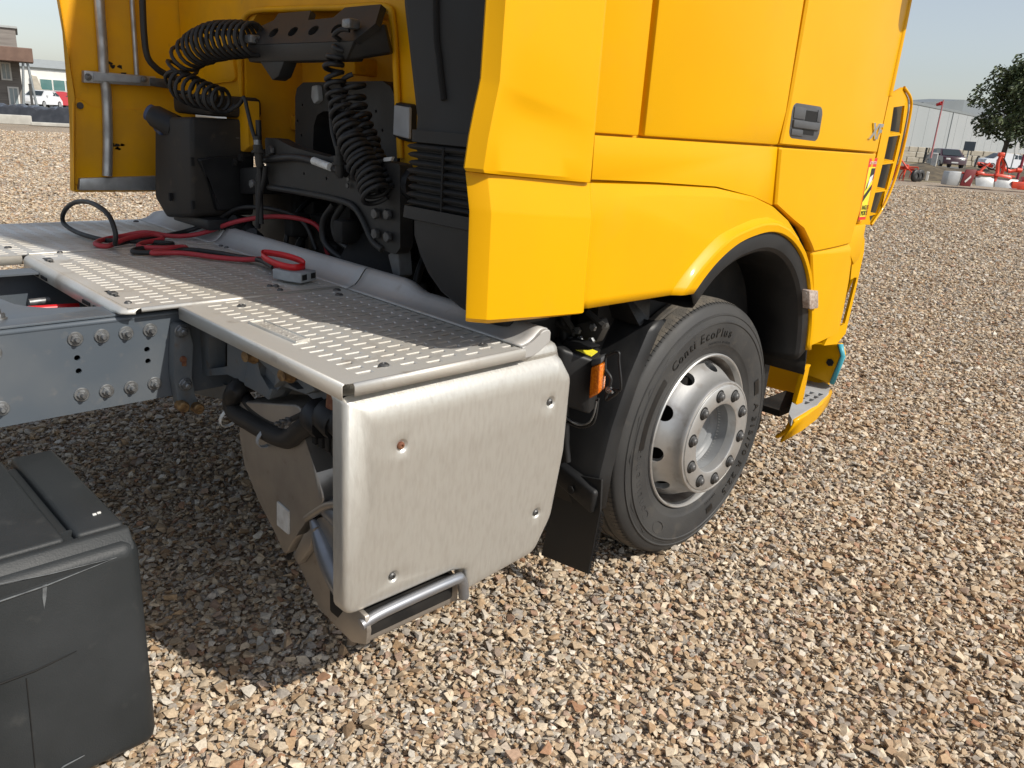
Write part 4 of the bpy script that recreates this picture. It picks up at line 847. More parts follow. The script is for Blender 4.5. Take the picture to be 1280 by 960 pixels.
bm = new(); prism(bm, [(-1.460,-0.814,0.667),(-1.460,-0.872,0.682),(-1.460,-0.878,0.620),(-1.460,-0.861,0.599),(-1.460,-0.836,0.592)], (.03, 0, 0), .006); mk("shell_clip", bm, CONN, ms, 40)
bm = new(); tube(bm, spline([(-1.49, -.905, .60), (-1.46, -.95, .62), (-1.40, -1.02, .58), (-1.40, -1.1, .55)], 4), .012, 8); mk("shell_flange", bm, GUARD, ms, 60)

def faceY(z): return -1.262+max(0, (.80-z))*.075+(max(0, z-.893)/.069)**2*.040
oc = [(-1.580, .405), (-1.582, .962), (-.912, .962), (-.872, .88), (-.862, .66), (-.876, .45), (-.930, .345), (-1.188, .320), (-1.203, .392), (-1.25, .405)]
oc_r = [.038, .022, .05, .06, .10, .10, .05, .008, .015, .02]
def offset_sharp(pts, d):
    """parallel offset of a clockwise-or-not polygon inwards by d (mitred corners)"""
    P = [Vector(p) for p in pts]; n = len(P); A = sum(P[i].x*P[(i+1) % n].y-P[(i+1) % n].x*P[i].y for i in range(n)); s_ = 1 if A > 0 else -1; out = []
    for i in range(n):
        e0 = (P[i]-P[i-1]).normalized(); e1 = (P[(i+1) % n]-P[i]).normalized(); n0 = Vector((-e0.y, e0.x))*s_; n1 = Vector((-e1.y, e1.x))*s_
        q = (n0+n1); q = q/max(q.length_squared, 1e-6)*2*d; out.append((P[i].x+q.x, P[i].y+q.y))
    return out
def cover_loop(d):
    n = len(oc); rr_ = []
    for i in range(n):
        e0 = Vector(oc[i])-Vector(oc[i-1]); e1 = Vector(oc[(i+1) % n])-Vector(oc[i]); cw = e0.x*e1.y-e0.y*e1.x
        rr_.append(max(.003, oc_r[i]-d) if cw < 0 else oc_r[i]+d)
    return fillet(offset_sharp(oc, d), rr_, 5)
bm = new()
lay = [(0, .050), (0, .018), (.0015, .010), (.006, .004), (.012, .0012), (.030, .0)]
prev = None
for d, dy in lay:
    lp = cover_loop(d)
    ring = [bm.verts.new((p[0], faceY(p[1])+dy, p[1])) for p in lp]
    if prev:
        for i in range(len(ring)): bm.faces.new((prev[i], prev[(i+1) % len(ring)], ring[(i+1) % len(ring)], ring[i]))
    prev = ring
scr = [(-1.445, .822), (-.952, .827), (-1.445, .471), (-.948, .485)]
dimples = []
for x, z in scr:
    vs = [bm.verts.new((p[0], faceY(p[1]), p[1])) for p in circ(x, z, .0185, 20)]; dimples.append((x, z, vs))
inner2 = cover_loop(.030); hol2 = [circ(x, z, .0185, 20) for x, z in scr]
def faceP(u, v): return (u, faceY(v), v)
grid = [(-1.56+.035*i, .34+.02*j) for i in range(21) for j in range(32)]
g_in = cover_loop(.040)
grid = [p for p in grid if in_poly(p, g_in) and all((p[0]-x)**2+(p[1]-z)**2 > .030**2 for x, z in scr)]
cdt(bm, [inner2]+hol2, [prev]+[d[2] for d in dimples], grid, faceP)
for x, z, vs in dimples:
    pr = vs
    for r, dy in ((.0165, .0012), (.0125, .0055), (.0105, .007), (.0, .007)):
        ring = [bm.verts.new((p[0], faceY(p[1])+dy, p[1])) for p in circ(x, z, max(r, .0008), 20)]
        for i in range(20): bm.faces.new((pr[i], pr[(i+1) % 20], ring[(i+1) % 20], ring[i]))
        pr = ring
cov = mk("silencer_cover", bm, ALU, truck, 40)
for i, (x, z) in enumerate(scr):
    bm = new(); lathe(bm, [(0, .004), (.0095, .004), (.0092, -.002), (.006, -.005), (.0035, -.005), (.003, -.001), (0, -.001)], (x, faceY(z)+.004, z), 12, axis=(0, 1, 0)); mk("cover_screw", bm, RUST if i == 0 else NUT, cov, 40)
bm = new(); box(bm, -1.40, -.83, -1.17, -.62, .40, .90, .02); box(bm, -.93, -.83, -1.19, -.75, .60, .945, .035); mk("silencer_core", bm, MUF, truck, 40)
bm = new(); box(bm, -1.06, -.90, -1.240, -1.05, .93, .985, .03, 4); mk("cover_shoulder", bm, ALU, cov, 50)
bm = new()
tube(bm, spline([(-1.535, -1.234, .372), (-1.47, -1.236, .383), (-1.25, -1.236, .384), (-1.222, -1.232, .374), (-1.208, -1.228, .350), (-1.200, -1.226, .308)], 5), .0145, 10)
mk("guard_edge", bm, GUARD, gdo, 60)
bm = new(); box(bm, -1.51, -1.22, -1.205, -1.05, .300, .372, .008); mk("guard_underside", bm, DARK, gdo, 40)
bm = new(); prism(bm, [(-1.530,-1.177,0.405),(-1.530,-1.242,0.397),(-1.530,-1.252,0.360),(-1.530,-1.246,0.320),(-1.530,-1.187,0.294),(-1.530,-1.101,0.300)], (.012, 0, 0), .003); mk("guard_corner", bm, MUF, gdo, 40)

# ---- slotted deck ------------------------------------------------------------------------
ZD = .992
def slotted(bm, bands, ylo, yhi, pitch, sl=.041, sw_=.0160, skip=None, x_edges=None, th=.008, z=ZD):
    """deck sheet: strips across the truck with real slots punched through"""
    def quad(x0, x1, y0, y1):
        if x1-x0 < 1e-5 or y1-y0 < 1e-5: return
        bm.faces.new([bm.verts.new(p) for p in ((x0, y0, z), (x1, y0, z), (x1, y1, z), (x0, y1, z))])
    x = x_edges[0]
    for i, xc in enumerate(bands):
        x0, x1 = xc-sl/2, xc+sl/2
        quad(x, x0, ylo, yhi); x = x1
        y = ylo; k = 0
        yc = ylo+pitch*(.75 if i % 2 else 1.25)
        while yc < yhi-pitch*.6:
            if not (skip and skip(xc, yc)):
                quad(x0, x1, y, yc-sw_/2); y = yc+sw_/2
                a0, a1 = yc-sw_/2, yc+sw_/2; e_ = .0022; d1 = .0022
                O = [(x0, a0, z), (x1, a0, z), (x1, a1, z), (x0, a1, z)]
                I = [(x0+e_, a0+e_, z-d1), (x1-e_, a0+e_, z-d1), (x1-e_, a1-e_, z-d1), (x0+e_, a1-e_, z-d1)]
                B = [(p[0], p[1], z-th) for p in I]
                for k4 in range(4):
                    j4 = (k4+1) % 4
                    bm.faces.new([bm.verts.new(w) for w in (O[k4], O[j4], I[j4], I[k4])]); bm.faces.new([bm.verts.new(w) for w in (I[k4], I[j4], B[j4], B[k4])])
            yc += pitch
        quad(x0, x1, y, yhi)
    quad(x, x_edges[1], ylo, yhi)
# right-hand step plate
bm = new()
slotted(bm, [-1.505+.0605*k for k in range(8)], -1.250, -.428, .0385, skip=lambda x, y: (x < -1.47 and -.93 < y < -.68) or (x > -1.11 and y > -.52) or (y < -1.20 and -1.48 < x < -1.42), x_edges=(-1.585, -1.058))
stp = mk("step_plate", bm, PLATE, truck)
bm = new()   # rolled flanges of the step plate
def flange(bm, pth, n_out, drop=.036, r=.008, z=ZD):
    rows = []
    for k in range(4):
        a_ = k*PI/6; rows.append([(p[0]+n_out[0]*r*math.sin(a_), p[1]+n_out[1]*r*math.sin(a_), z-r*(1-math.cos(a_))) for p in pth])
    rows.append([(p[0]+n_out[0]*r, p[1]+n_out[1]*r, z-drop) for p in pth]); loft(bm, rows, cap=False, closed=False)
flange(bm, [(-1.585, -1.245), (-1.585, -.428)], (-1, 0)); flange(bm, [(-1.568, -1.250), (-1.058, -1.250)], (0, -1), .028)
for q in (0,):
    bm.faces.new([bm.verts.new(p) for p in ((-1.585, -.428, ZD), (-1.058, -.428, ZD), (-1.058, -.428, ZD-.02), (-1.585, -.428, ZD-.02))])
fl = mk("plate_flange", bm, PLATE, stp, 60); fl.modifiers.new("t", 'SOLIDIFY').thickness = .003
bm = new(); prism(bm, [(-1.515, -.925, ZD+.003), (-1.47, -.915, ZD+.003), (-1.475, -.69, ZD+.003), (-1.52, -.69, ZD+.003)], (0, 0, -.003), .0015)
for q in ([(-1.515, -.925), (-1.511, -.925), (-1.516, -.69), (-1.52, -.69)], [(-1.474, -.915), (-1.470, -.915), (-1.475, -.69), (-1.479, -.69)], [(-1.515, -.925), (-1.47, -.915), (-1.47, -.909), (-1.515, -.919)], [(-1.52, -.696), (-1.475, -.696), (-1.475, -.69), (-1.52, -.69)]):
    prism(bm, [(p[0], p[1], ZD+.0065) for p in q], (0, 0, -.005), .001)
for k in range(34):
    x = R_.uniform(-1.508, -1.48); y = R_.uniform(-.90, -.71); box(bm, x-.002, x+.002, y-.004, y+.004, ZD+.003, ZD+.0036)
mk("embossed_plate", bm, PLATE, stp)
def rivet(p, parent, r=.010):
    bm = new(); lathe(bm, [(r*1.25, 0), (r*1.2, .003), (r*.8, .006), (r*.5, .006), (r*.4, .004), (0, .004)], p, 12, axis=(0, 0, 1)); mk("deck_screw", bm, NUT, parent, 40)
for p in ((-1.441,-1.184,0.992), (-1.134,-1.180,0.992), (-1.448,-0.510,0.992), (-1.131,-0.514,0.992), (-1.099,-0.451,0.992)): rivet(p, stp)
# main plate over the rails
bm = new()
ZM = .998
slotted(bm, [-1.665+.0605*k for k in range(10)], -.418, .512, .0385, skip=lambda x, y: (x < -1.63 and (abs(y-.36) < .05 or abs(y+.23) < .05)), x_edges=(-1.722, -1.05), z=ZM)
mp = mk("deck_plate", bm, PLATE, truck)
bm = new()
edge = spline([(-1.715, .50, ZM), (-1.722, .46, ZM), (-1.722, .2, ZM), (-1.722, -.2, ZM), (-1.722, -.372, ZM), (-1.712, -.405, ZM), (-1.685, -.418, ZM)], 4)
rows = []
ep = [(p.x, p.y) for p in edge]
for k in range(5):
    a_ = k*PI/8; rows.append([(p[0]-.022*math.sin(a_)*1.0, p[1]-(.008*math.sin(a_) if p[1] < -.36 else 0), ZM-(.012 if p[1] < -.36 else .022)*(1-math.cos(a_))) for p in ep])
rows.append([(p[0]-.022, p[1]-(.008 if p[1] < -.36 else 0), ZM-(.016 if p[1] < -.36 else .046)) for p in ep]); loft(bm, rows, cap=False, closed=False)
flange(bm, [(-1.69, -.418), (-1.05, -.418)], (0, -1), .012, .007, ZM)
fl = mk("plate_flange", bm, PLATE, mp, 60); fl.modifiers.new("t", 'SOLIDIFY').thickness = .003
bm = new()
for y0, y1 in ((.37, .31), (.28, .22), (-.12, -.18), (-.21, -.28), (-.33, -.38)): box(bm, -1.7475, -1.742, y0, y1, ZM-.040, ZM-.030)
mk("flange_slot", bm, PIT, mp)
for y in (.36, -.23):
    bm = new(); box(bm, -1.703, -1.69, y-.035, y+.05, ZM, ZM+.0012); mk("clip_slot", bm, PIT, mp)
    bm = new(); box(bm, -1.706, -1.686, y-.016, y+.016, ZM, ZM+.008, .003); box(bm, -1.70, -1.692, y-.028, y+.028, ZM, ZM+.005, .002); mk("deck_clip", bm, NUT, mp, 40)
for p in ((-1.700,-0.356,0.998), (-1.623,0.499,0.998), (-1.266,-0.395,0.998), (-1.248,-0.338,0.998), (-1.265,-0.329,0.998), (-1.066,0.383,0.998), (-1.069,0.426,0.998)): rivet(p, mp, .008)
# left-hand plate
bm = new()
slotted(bm, [-2.39+.0605*k for k in range(22)], .512, 1.29, .0385, x_edges=(-2.45, -1.05), z=ZM-.003)
lp_ = mk("far_deck_plate", bm, PLATE, truck)
bm = new(); flange(bm, [(-2.45, .512), (-1.74, .512)], (0, -1), .03, .008, ZM-.003); flange(bm, [(-2.45, 1.29), (-1.05, 1.29)], (0, 1), .03, .008, ZM-.003); fl = mk("plate_flange", bm, PLATE, lp_, 60); fl.modifiers.new("t", 'SOLIDIFY').thickness = .003
bm = new(); box(bm, -1.72, -1.05, .500, .524, ZM, ZM+.004, .002); mk("seam_strip", bm, PLATE, lp_)
for p in ((-1.740,0.678,0.995), (-1.101,1.211,0.995)): rivet(p, lp_, .010)
# upturned front lip, three cast lengths
def lip(y0, y1, hs, name="deck_lip"):
    prof = [(-1.068, 0), (-1.055, .002), (-1.035, .010), (-1.018, .026), (-1.006, .044), (-.996, .056), (-.984, .060), (-.972, .056), (-.966, .044), (-.964, .02)]
    n = 24; rows = []
    for k in range(n+1):
        y = y0+(y1-y0)*k/n; h = hs(y); rows.append([(x, y, ZD+.0045+z*h) for x, z in prof])
    o = surf(name, rows, LIPM, .004, 60); return o
def hfun(y):
    if y > -.66: return 1.0
    if y > -.76: return 1-.42*(.5-.5*math.cos(PI*(-.66-y)/.10))
    return .58
lip(1.27, .53, lambda y: .55+.45*min(1, (1.27-y)/.16)); lip(.522, -.455, hfun); lip(-.463, -1.245, hfun)
bm = new(); lp3 = [(-1.068, 0), (-1.055, .002), (-1.035, .010), (-1.018, .026), (-1.006, .044), (-.996, .056), (-.984, .060), (-.972, .056), (-.966, .044)]
prism(bm, [(x, -1.2555, ZD+.004+z*.58) for x, z in lp3]+[(-.966, -1.2555, ZD+.004), (-1.0, -1.2555, ZD-.016), (-1.03, -1.2555, ZD-.027), (-1.068, -1.2555, ZD-.028)], (0, .010, 0), .003); mk("lip_end", bm, LIPM, truck)
bm = new(); box(bm, -1.575, -1.07, -1.225, -.40, .950, .956); box(bm, -1.70, -1.07, -.396, 1.25, .9745, .9795); box(bm, -2.44, -1.705, .53, 1.25, .9745, .9795); mk("deck_shade_sheet", bm, DARK, truck)  # added dark sheets below the deck darken the slots and block light
bm = new(); box(bm, -1.50, -1.42, -1.1, .9, .90, .94, .006); box(bm, -1.12, -1.06, -1.15, 1.2, .88, .95, .006); mk("deck_frame", bm, DARK, truck)

# ---- plastic box at lower left --------------------------------------------------------------
ZT = .650
bm = new(); box(bm, -2.95, -1.935, -1.0, -.44, .10, ZT-.012, .035, 4)
tb = mk("battery_box", bm, TOOL, truck, 40)
bm = new()
box(bm, -2.90, -2.062, -.93, -.43, ZT-.03, ZT+.004, .010, 3); box(bm, -2.042, -1.945, -.93, -.43, ZT-.03, ZT+.004, .010, 3); box(bm, -2.90, -1.95, -.90, -.89, ZT-.02, ZT-.001)
lid = mk("box_lid", bm, TOOL, tb, 40)
bm = new(); prism(bm, [(-2.95, -.995, ZT-.035), (-2.95, -.960, ZT+.006), (-2.95, -.945, ZT+.006), (-2.95, -.93, ZT-.02)], (1.005, 0, 0), .006, 2, True); mk("lid_rim", bm, TOOL, lid, 40)
bm = new(); wq = [(-2.256,-1.000,0.607),(-2.204,-1.000,0.603),(-1.988,-1.000,0.613),(-2.201,-1.000,0.628),(-2.252,-1.000,0.633)]
prism(bm, wq, (0, .002, 0)); mk("moulded_wedge", bm, TOOL, tb)
bm = new(); tube(bm, [(-2.257,-1.002,0.599),(-2.205,-1.002,0.597),(-2.121,-1.002,0.600),(-1.989,-1.002,0.614)], [.0020, .0020, .0018, .0006], 6); tube(bm, [(-2.251,-1.002,0.641),(-2.200,-1.002,0.634),(-2.118,-1.002,0.623),(-1.989,-1.002,0.614)], [.0014, .0014, .0012, .0006], 6)
tube(bm, [(-2.171,-1.002,0.141),(-2.138,-1.002,0.157),(-2.096,-1.002,0.161)], [.002, .002, .001], 6); mk("scuffed_edge", bm, SCUFF, tb, 60)
bm = new(); tube(bm, [(-2.280,-1.001,0.419),(-2.226,-1.001,0.416),(-2.163,-1.001,0.416),(-2.085,-1.001,0.426)], [.0025, .0025, .002, .001], 6); tube(bm, [(-2.181,-1.001,0.406),(-2.185,-1.001,0.305),(-2.190,-1.001,0.184)], .0012, 6); mk("moulded_line", bm, DARK, tb, 60)
bm = new(); prism(bm, [(-2.130,-1.001,0.602),(-2.122,-1.001,0.602),(-2.126,-1.001,0.576),(-2.133,-1.001,0.548),(-2.133,-1.001,0.574)], (0, .001, 0)); mk("scuff_mark", bm, SCUFF, tb)
bm = new()
for c in ((-1.984,-0.864,0.654), (-1.974,-0.862,0.654)):
    c = Vector(c); box(bm, c.x-.004, c.x+.004, c.y-.003, c.y+.003, c.z, c.z+.004, .001)
mk("grit", bm, WSTK, lid)

# ---- mudguard, flap, marker lamp -------------------------------------------------------------
bm = new()
# curved guard wrapping the back of the tyre, given as rows of (x, y, z) from outside edge to inside
sec = [(-.322, .955), (-.355, .92), (-.43, .78), (-.49, .62), (-.525, .47), (-.537, .345)]
rows = []
for x, z in sec:
    rows.append([(x+.012, -1.150, z-.012), (x, -1.172, z), (x-.035, -1.168, z+.002), (x-.047, -1.160, z+.002), (x-.056, -1.14, z), (x-.075, -.98, z), (x-.075, -.83, z)])
loft(bm, rows, cap=False, closed=False)
gd2 = mk("mudguard", bm, BLK, truck, 30); gd2.modifiers.new("t", 'SOLIDIFY').thickness = .006
bm = new()
loft(bm, [[(-.345, -1.12, .95), (-.42, -1.14, .94), (-.43, -.85, .955), (-.34, -.85, .972)], [(-.33, -1.10, 1.07), (-.50, -1.10, 1.07), (-.50, -.85, 1.07), (-.31, -.85, 1.07)]], closed=True)
mk("guard_top", bm, BLK, gd2, 30)
bm = new(); tube(bm, spline([(-.655, -1.02, 1.02), (-.645, -1.03, .86), (-.638, -1.05, .62), (-.632, -1.07, .50)], 5), [.018]*6+[.015]*6+[.012]*4, 8); mk("guard_rib", bm, BLK, gd2, 60)
bm = new(); prism(bm, [(-.622, -1.185, .43), (-.622, -1.02, .475), (-.618, -1.0, .40), (-.618, -1.175, .345)], (.04, 0, 0), .012, 3); mk("flap_clamp", bm, BLK, gd2, 40)
bm = new(); hexbolt(bm, (-.622, -1.09, .405), (-1, 0, 0), .013, .008, 1.5, 0); mk("bolt", bm, DARK, gd2, 40)
fp = [(-0.600,-0.960,0.093),(-0.600,-1.015,0.434),(-0.600,-1.190,0.471),(-0.600,-1.197,0.361),(-0.600,-1.175,0.120)]
bm = new(); prism(bm, fp, (.008, 0, 0), .002); mf = mk("mudflap", bm, BLK, truck)
bm = new()
p0 = Vector((-0.595,-1.197,0.359)); p1 = Vector((-0.595,-1.174,0.124))
for k in range(46):
    q = p0.lerp(p1, k/45); a_ = R_.uniform(-.004, .004)
    tube(bm, [q, q+Vector((.006, -.010+a_, R_.uniform(-.004, .002)))], .0018, 4)
mk("flap_bristles", bm, BLK, mf)
# side marker lamp in its black housing
bm = new(); prism(bm, [(-.745, -1.07, .915), (-.735, -1.10, .90), (-.655, -1.16, .868), (-.585, -1.13, .872), (-.62, -.97, .905)], (0, -.0, -.175), .010, 3, True); mh = mk("marker_housing", bm, BLK, truck, 40)
bm = new(); prism(bm, [(-.70, -1.085, .902), (-.655, -1.145, .877), (-.602, -1.125, .878), (-.64, -1.04, .900)], (0, 0, .003)); mk("warning_label", bm, YSTK, mh)
c0 = (-0.700,-1.199,0.821)
bm = new(); prism(bm, [(-0.700,-1.182,0.861),(-0.700,-1.220,0.879),(-0.700,-1.224,0.791),(-0.700,-1.185,0.760)], (.05, .02, 0), .008, 3); mk("amber_lamp", bm, AMB, mh, 50)
bm = new(); prism(bm, [(-0.695,-1.178,0.882),(-0.695,-1.216,0.899),(-0.695,-1.215,0.879),(-0.695,-1.178,0.862)], (.05, .02, 0), .005, 2); mk("lamp_cap", bm, CONN and HNDM, mh, 50)
bm = new()
for pl in ([(-0.660,-1.210,0.835),(-0.660,-1.203,0.890),(-0.660,-1.217,0.903),(-0.660,-1.248,0.918),(-0.660,-1.254,0.891),(-0.660,-1.271,0.812),(-0.660,-1.242,0.803)], [(-0.660,-1.208,0.854),(-0.660,-1.232,0.828),(-0.660,-1.219,0.762),(-0.660,-1.255,0.792),(-0.660,-1.262,0.809)], [(-0.690,-1.095,0.676),(-0.690,-1.145,0.668),(-0.690,-1.186,0.681),(-0.690,-1.204,0.712),(-0.690,-1.210,0.765)], [(-0.690,-1.100,0.661),(-0.690,-1.153,0.660),(-0.690,-1.195,0.681),(-0.690,-1.211,0.709),(-0.690,-1.215,0.772)]):
    tube(bm, spline(pl, 4), .0045, 6)
mk("wire_guard", bm, BLK, mh, 60)
bm = new(); tube(bm, spline([(-0.710,-1.112,0.683),(-0.710,-1.162,0.675),(-0.710,-1.201,0.693),(-0.710,-1.219,0.724),(-0.710,-1.226,0.769)], 5), .003, 6); mk("lamp_wire", bm, BOLT, mh, 60)
bm = new(); prism(bm, [(-0.700,-1.063,0.899),(-0.700,-1.073,0.921),(-0.700,-1.131,0.925),(-0.700,-1.181,0.922),(-0.700,-1.167,0.909),(-0.700,-1.083,0.891)], (.04, 0, 0), .004); mk("lamp_bracket", bm, BLK, mh, 40)
bm = new(); prism(bm, [(-0.640,-1.037,0.935),(-0.640,-1.067,0.959),(-0.640,-1.152,0.995),(-0.640,-1.168,0.969),(-0.640,-1.146,0.920),(-0.640,-1.055,0.898)], (.03, 0, 0), .004); mp_ = mk("mount_plate", bm, BEAM, truck, 40)
for c in ((-0.645,-1.055,0.906), (-0.645,-1.093,0.918), (-0.645,-1.137,0.923), (-0.645,-1.080,0.943), (-0.645,-1.138,0.966)):
    bm = new(); hexbolt(bm, c, (-1, 0, 0), .011, .012, 1.35, .5); mk("bolt", bm, BOLT, mp_, 40)
bm = new(); tube(bm, [(-0.660,-0.965,0.957),(-0.660,-1.075,0.934)], .010, 6); tube(bm, [(-0.660,-1.027,0.978),(-0.660,-1.067,0.944)], .010, 6); tube(bm, [(-0.660,-1.120,1.010),(-0.660,-1.186,0.981)], .010, 6); mk("mount_strut", bm, BEAM, mp_, 40)
bm = new(); lathe(bm, [(0, 0), (.012, 0), (.012, -.02), (0, -.02)], (-0.640,-0.940,0.949), 10, axis=(1, 0, 0)); mk("bolt", bm, RUST, mp_, 40)
bm = new(); box(bm, -.80, -.62, -1.0, -.70, .62, 1.10, .02); mk("side_bracket", bm, DARK, truck, 40)
# bolt seen on the housing side
bm = new(); hexbolt(bm, (-0.660,-1.227,0.797), (-.5, -1, 0), .008, .014, 1.4, .6); mk("bolt", bm, BOLT, mh, 40)

# ---- front wheel --------------------------------------------------------------------------------
WZ = .485
whl = empty("front_wheel", (0, -1.0, WZ), 0, truck)
def tp(r, y): return (r, y)
half = [(.296, -1.140), (.303, -1.153), (.318, -1.160), (.330, -1.163), (.332, -1.165), (.336, -1.166), (.36, -1.170), (.3955, -1.1725), (.414, -1.1725), (.4165, -1.1755), (.4195, -1.1755), (.422, -1.171), (.440, -1.166), (.4425, -1.168), (.446, -1.1675), (.448, -1.163), (.462, -1.157), (.4745, -1.149), (.479, -1.144), (.4835, -1.134)]
bm = new(); lathe(bm, half+[(.4835, -.87), (.46, -.84), (.40, -.83), (.30, -.86)], (0, 0, WZ), 128); ty = mk("tyre", bm, TYRE, whl, 35)
bm = new()
tr_ = [(.4838, -1.1345), (.4875, -1.126)]
for yg in (-1.085, -1.035, -.975, -.925): tr_ += [(.4925, yg-.007), (.481, yg-.005), (.481, yg+.005), (.4925, yg+.007)]
tr_ += [(.487, -.88), (.4838, -.872)]
lathe(bm, tr_, (0, 0, WZ), 160); mk("tread", bm, TREAD, whl, 35)
bm = new()
for k in range(150):
    a_ = 2*PI*k/150; c = Vector((math.cos(a_), 0, math.sin(a_))); tt = Vector((-math.sin(a_), 0, math.cos(a_)))
    o_ = Vector((0, 0, WZ))
    q = [o_+c*.4795+Vector((0, -1.1435, 0)), o_+c*.4845+Vector((0, -1.1335, 0)), o_+c*.4885+Vector((0, -1.118, 0))]
    tube(bm, q, .0011, 4)
mk("shoulder_sipes", bm, TLET, whl)
bm = new()
lathe(bm, [(.2985, -1.138), (.2995, -1.152), (.2985, -1.160), (.295, -1.163), (.290, -1.1615), (.2865, -1.155), (.284, -1.140)], (0, 0, WZ), 96); rm = mk("rim", bm, RIM, whl, 40)
bm = new(); lathe(bm, [(.2845, -1.142), (.278, -1.115), (.274, -1.09), (.262, -1.07), (.262, -.90), (.285, -.86)], (0, 0, WZ), 96); mk("rim_barrel", bm, RIMB, whl, 40)
prof = [(.270, -1.070), (.2685, -1.090), (.263, -1.112), (.254, -1.133), (.243, -1.152), (.232, -1.169), (.223, -1.185), (.2175, -1.202), (.2155, -1.216), (.2145, -1.226), (.212, -1.2305), (.2065, -1.2315), (.2055, -1.2295), (.2010, -1.2295), (.2000, -1.2335), (.1975, -1.2352),
        (.150, -1.2352), (.1335, -1.2352), (.1305, -1.2335), (.1290, -1.229), (.1265, -1.160), (.150, -1.16), (.19, -1.175), (.205, -1.165), (.22, -1.145), (.232, -1.125), (.243, -1.105), (.252, -1.085), (.255, -1.070)]
bm = new(); lathe(bm, prof, (0, 0, WZ), 120, closed=True); dk = mk("wheel_disc", bm, RIM, whl, 35)
PH = 1.7075
cut = new()
for k in range(10):
    a_ = PH-k*PI/5+PI/10; c = Vector((math.cos(a_), 0, math.sin(a_)))
    nrm = (c*.83+Vector((0, -.56, 0))).normalized(); ctr = c*.2470+Vector((0, -1.143, WZ))
    lathe(cut, [(0, -.05), (.0295, -.05), (.0295, .05), (0, .05)], ctr, 20, axis=nrm)
co = mk("hole_cutter", cut, RIM)
md = dk.modifiers.new("holes", 'BOOLEAN'); md.object = co; md.operation = 'DIFFERENCE'; md.solver = 'EXACT'
dg = bpy.context.evaluated_depsgraph_get(); dg.update()
nm = bpy.data.meshes.new_from_object(dk.evaluated_get(dg)); dk.modifiers.clear(); dk.data = nm
nm.shade_smooth(); nm.set_sharp_from_angle(angle=math.radians(35)); bpy.data.objects.remove(co)
bm = new(); lathe(bm, [(.1275, -1.20), (.1265, -1.155), (.118, -1.148), (.112, -1.152), (.105, -1.148), (.100, -1.138), (.06, -1.128), (0, -1.126)], (0, 0, WZ), 64); mk("hub", bm, HUB, whl, 40)
bm = new(); lathe(bm, [(0, -1.05), (.254, -1.05), (.254, -.80), (0, -.80)], (0, 0, WZ), 48); mk("brake_drum", bm, DARK, whl, 40)
bmn = new(); bmr = new()
nme = None
for k in range(10):
    a_ = PH-k*PI/5; c = Vector((.1675*math.cos(a_), -1.2354, WZ+.1675*math.sin(a_)))
    if nme is None:
        bm = new(); lathe(bm, [(.0190, 0), (.0185, .002), (.0168, .003), (.0168, .0085), (.0150, .0120), (.0120, .0130), (.0105, .0155), (.008, .017), (0, .0172)], (0, 0, 0), 12, axis=(0, -1, 0)); o = mk("wheel_nut", bm, NUT, None, 40); nme = o.data
    else: o = put(bpy.data.objects.new("wheel_nut", nme))
    o.location = c; par(o, whl)
bm = new()
for k in range(10):
    a_ = PH-k*PI/5; lathe(bm, [(.0245, -.0002), (.0245, .0010), (.0155, .0010), (.0155, -.0002)], (.1675*math.cos(a_), -1.2354, WZ+.1675*math.sin(a_)), 20, axis=(0, -1, 0))
mk("nut_seat", bm, DARK, whl, 40)
# raised lettering on the sidewall
def ring_text(bm, s, size, rad, a0, ysurf, ext, adv=None, gap=1.0):
    ang = a0
    wd = {'i': .34, 'l': .34, '/': .45, '.': .32, ' ': .38, '1': .56, 't': .46, 'E': .62, 'C': .74, 'P': .66, 'A': .70, 'R': .70, 'L': .58, 'J': .5}
    for ch in s:
        w_ = wd.get(ch, .62)*size*gap
        if ch != ' ':
            ac = math.radians(ang)-.5*w_/rad
            u_ = Vector((math.sin(ac), 0, -math.cos(ac))); v_ = Vector((math.cos(ac), 0, math.sin(ac)))
            o_ = Vector((0, 0, WZ))+v_*(rad-size*.34)
            text_bm(bm, ch, size, ext, lambda x, y, d: tuple(o_+u_*x*1.08+v_*y+Vector((0, ysurf-d, 0))), align='CENTER')
        ang -= math.degrees((w_+size*.06)/rad)
    return ang
bm = new()
ring_text(bm, "Conti EcoPlus", .047, .381, 131, -1.1722, .0016, gap=1.03)
ring_text(bm, "A 315/70 R 22.5", .046, .384, 6, -1.1722, .0016, gap=.98)
mk("sidewall_lettering", bm, TLET, whl)
bm = new()
for a0, a1 in ((176, 138), (22, 12), (-66, -72)):
    pts_ = [math.radians(a0+(a1-a0)*k/12) for k in range(13)]
    loft(bm, [[(r*math.cos(q), -1.1735-.0*(r), WZ+r*math.sin(q)) for q in pts_] for r in (.364, .392)], cap=False, closed=False)
mk("sidewall_band", bm, TLET, whl)
bm = new()
ring_text(bm, "Continental", .050, .386, 222, -1.1716, .0014, gap=1.05)
def arc(rad, a0, a1, n=24): return [(rad*math.cos(math.radians(a0+(a1-a0)*k/n)), -1.1735, WZ+rad*math.sin(math.radians(a0+(a1-a0)*k/n))) for k in range(n+1)]
ring_text(bm, "315/70R22.5 154/150L", .012, .345, 96, -1.168, .0008)
ring_text(bm, "TUBELESS", .014, .345, -60, -1.168, .0008)
mk("sidewall_relief", bm, TYRE, whl)
bm = new()
lp2 = []
for k in range(29):
    q = 2*PI*k/28; a_ = math.radians(236+5.5*math.cos(q)); r_ = .384+.022*math.sin(q); lp2.append((r_*math.cos(a_), -1.1725, WZ+r_*math.sin(a_)))
tube(bm, lp2, .0013, 5)
stp_ = []
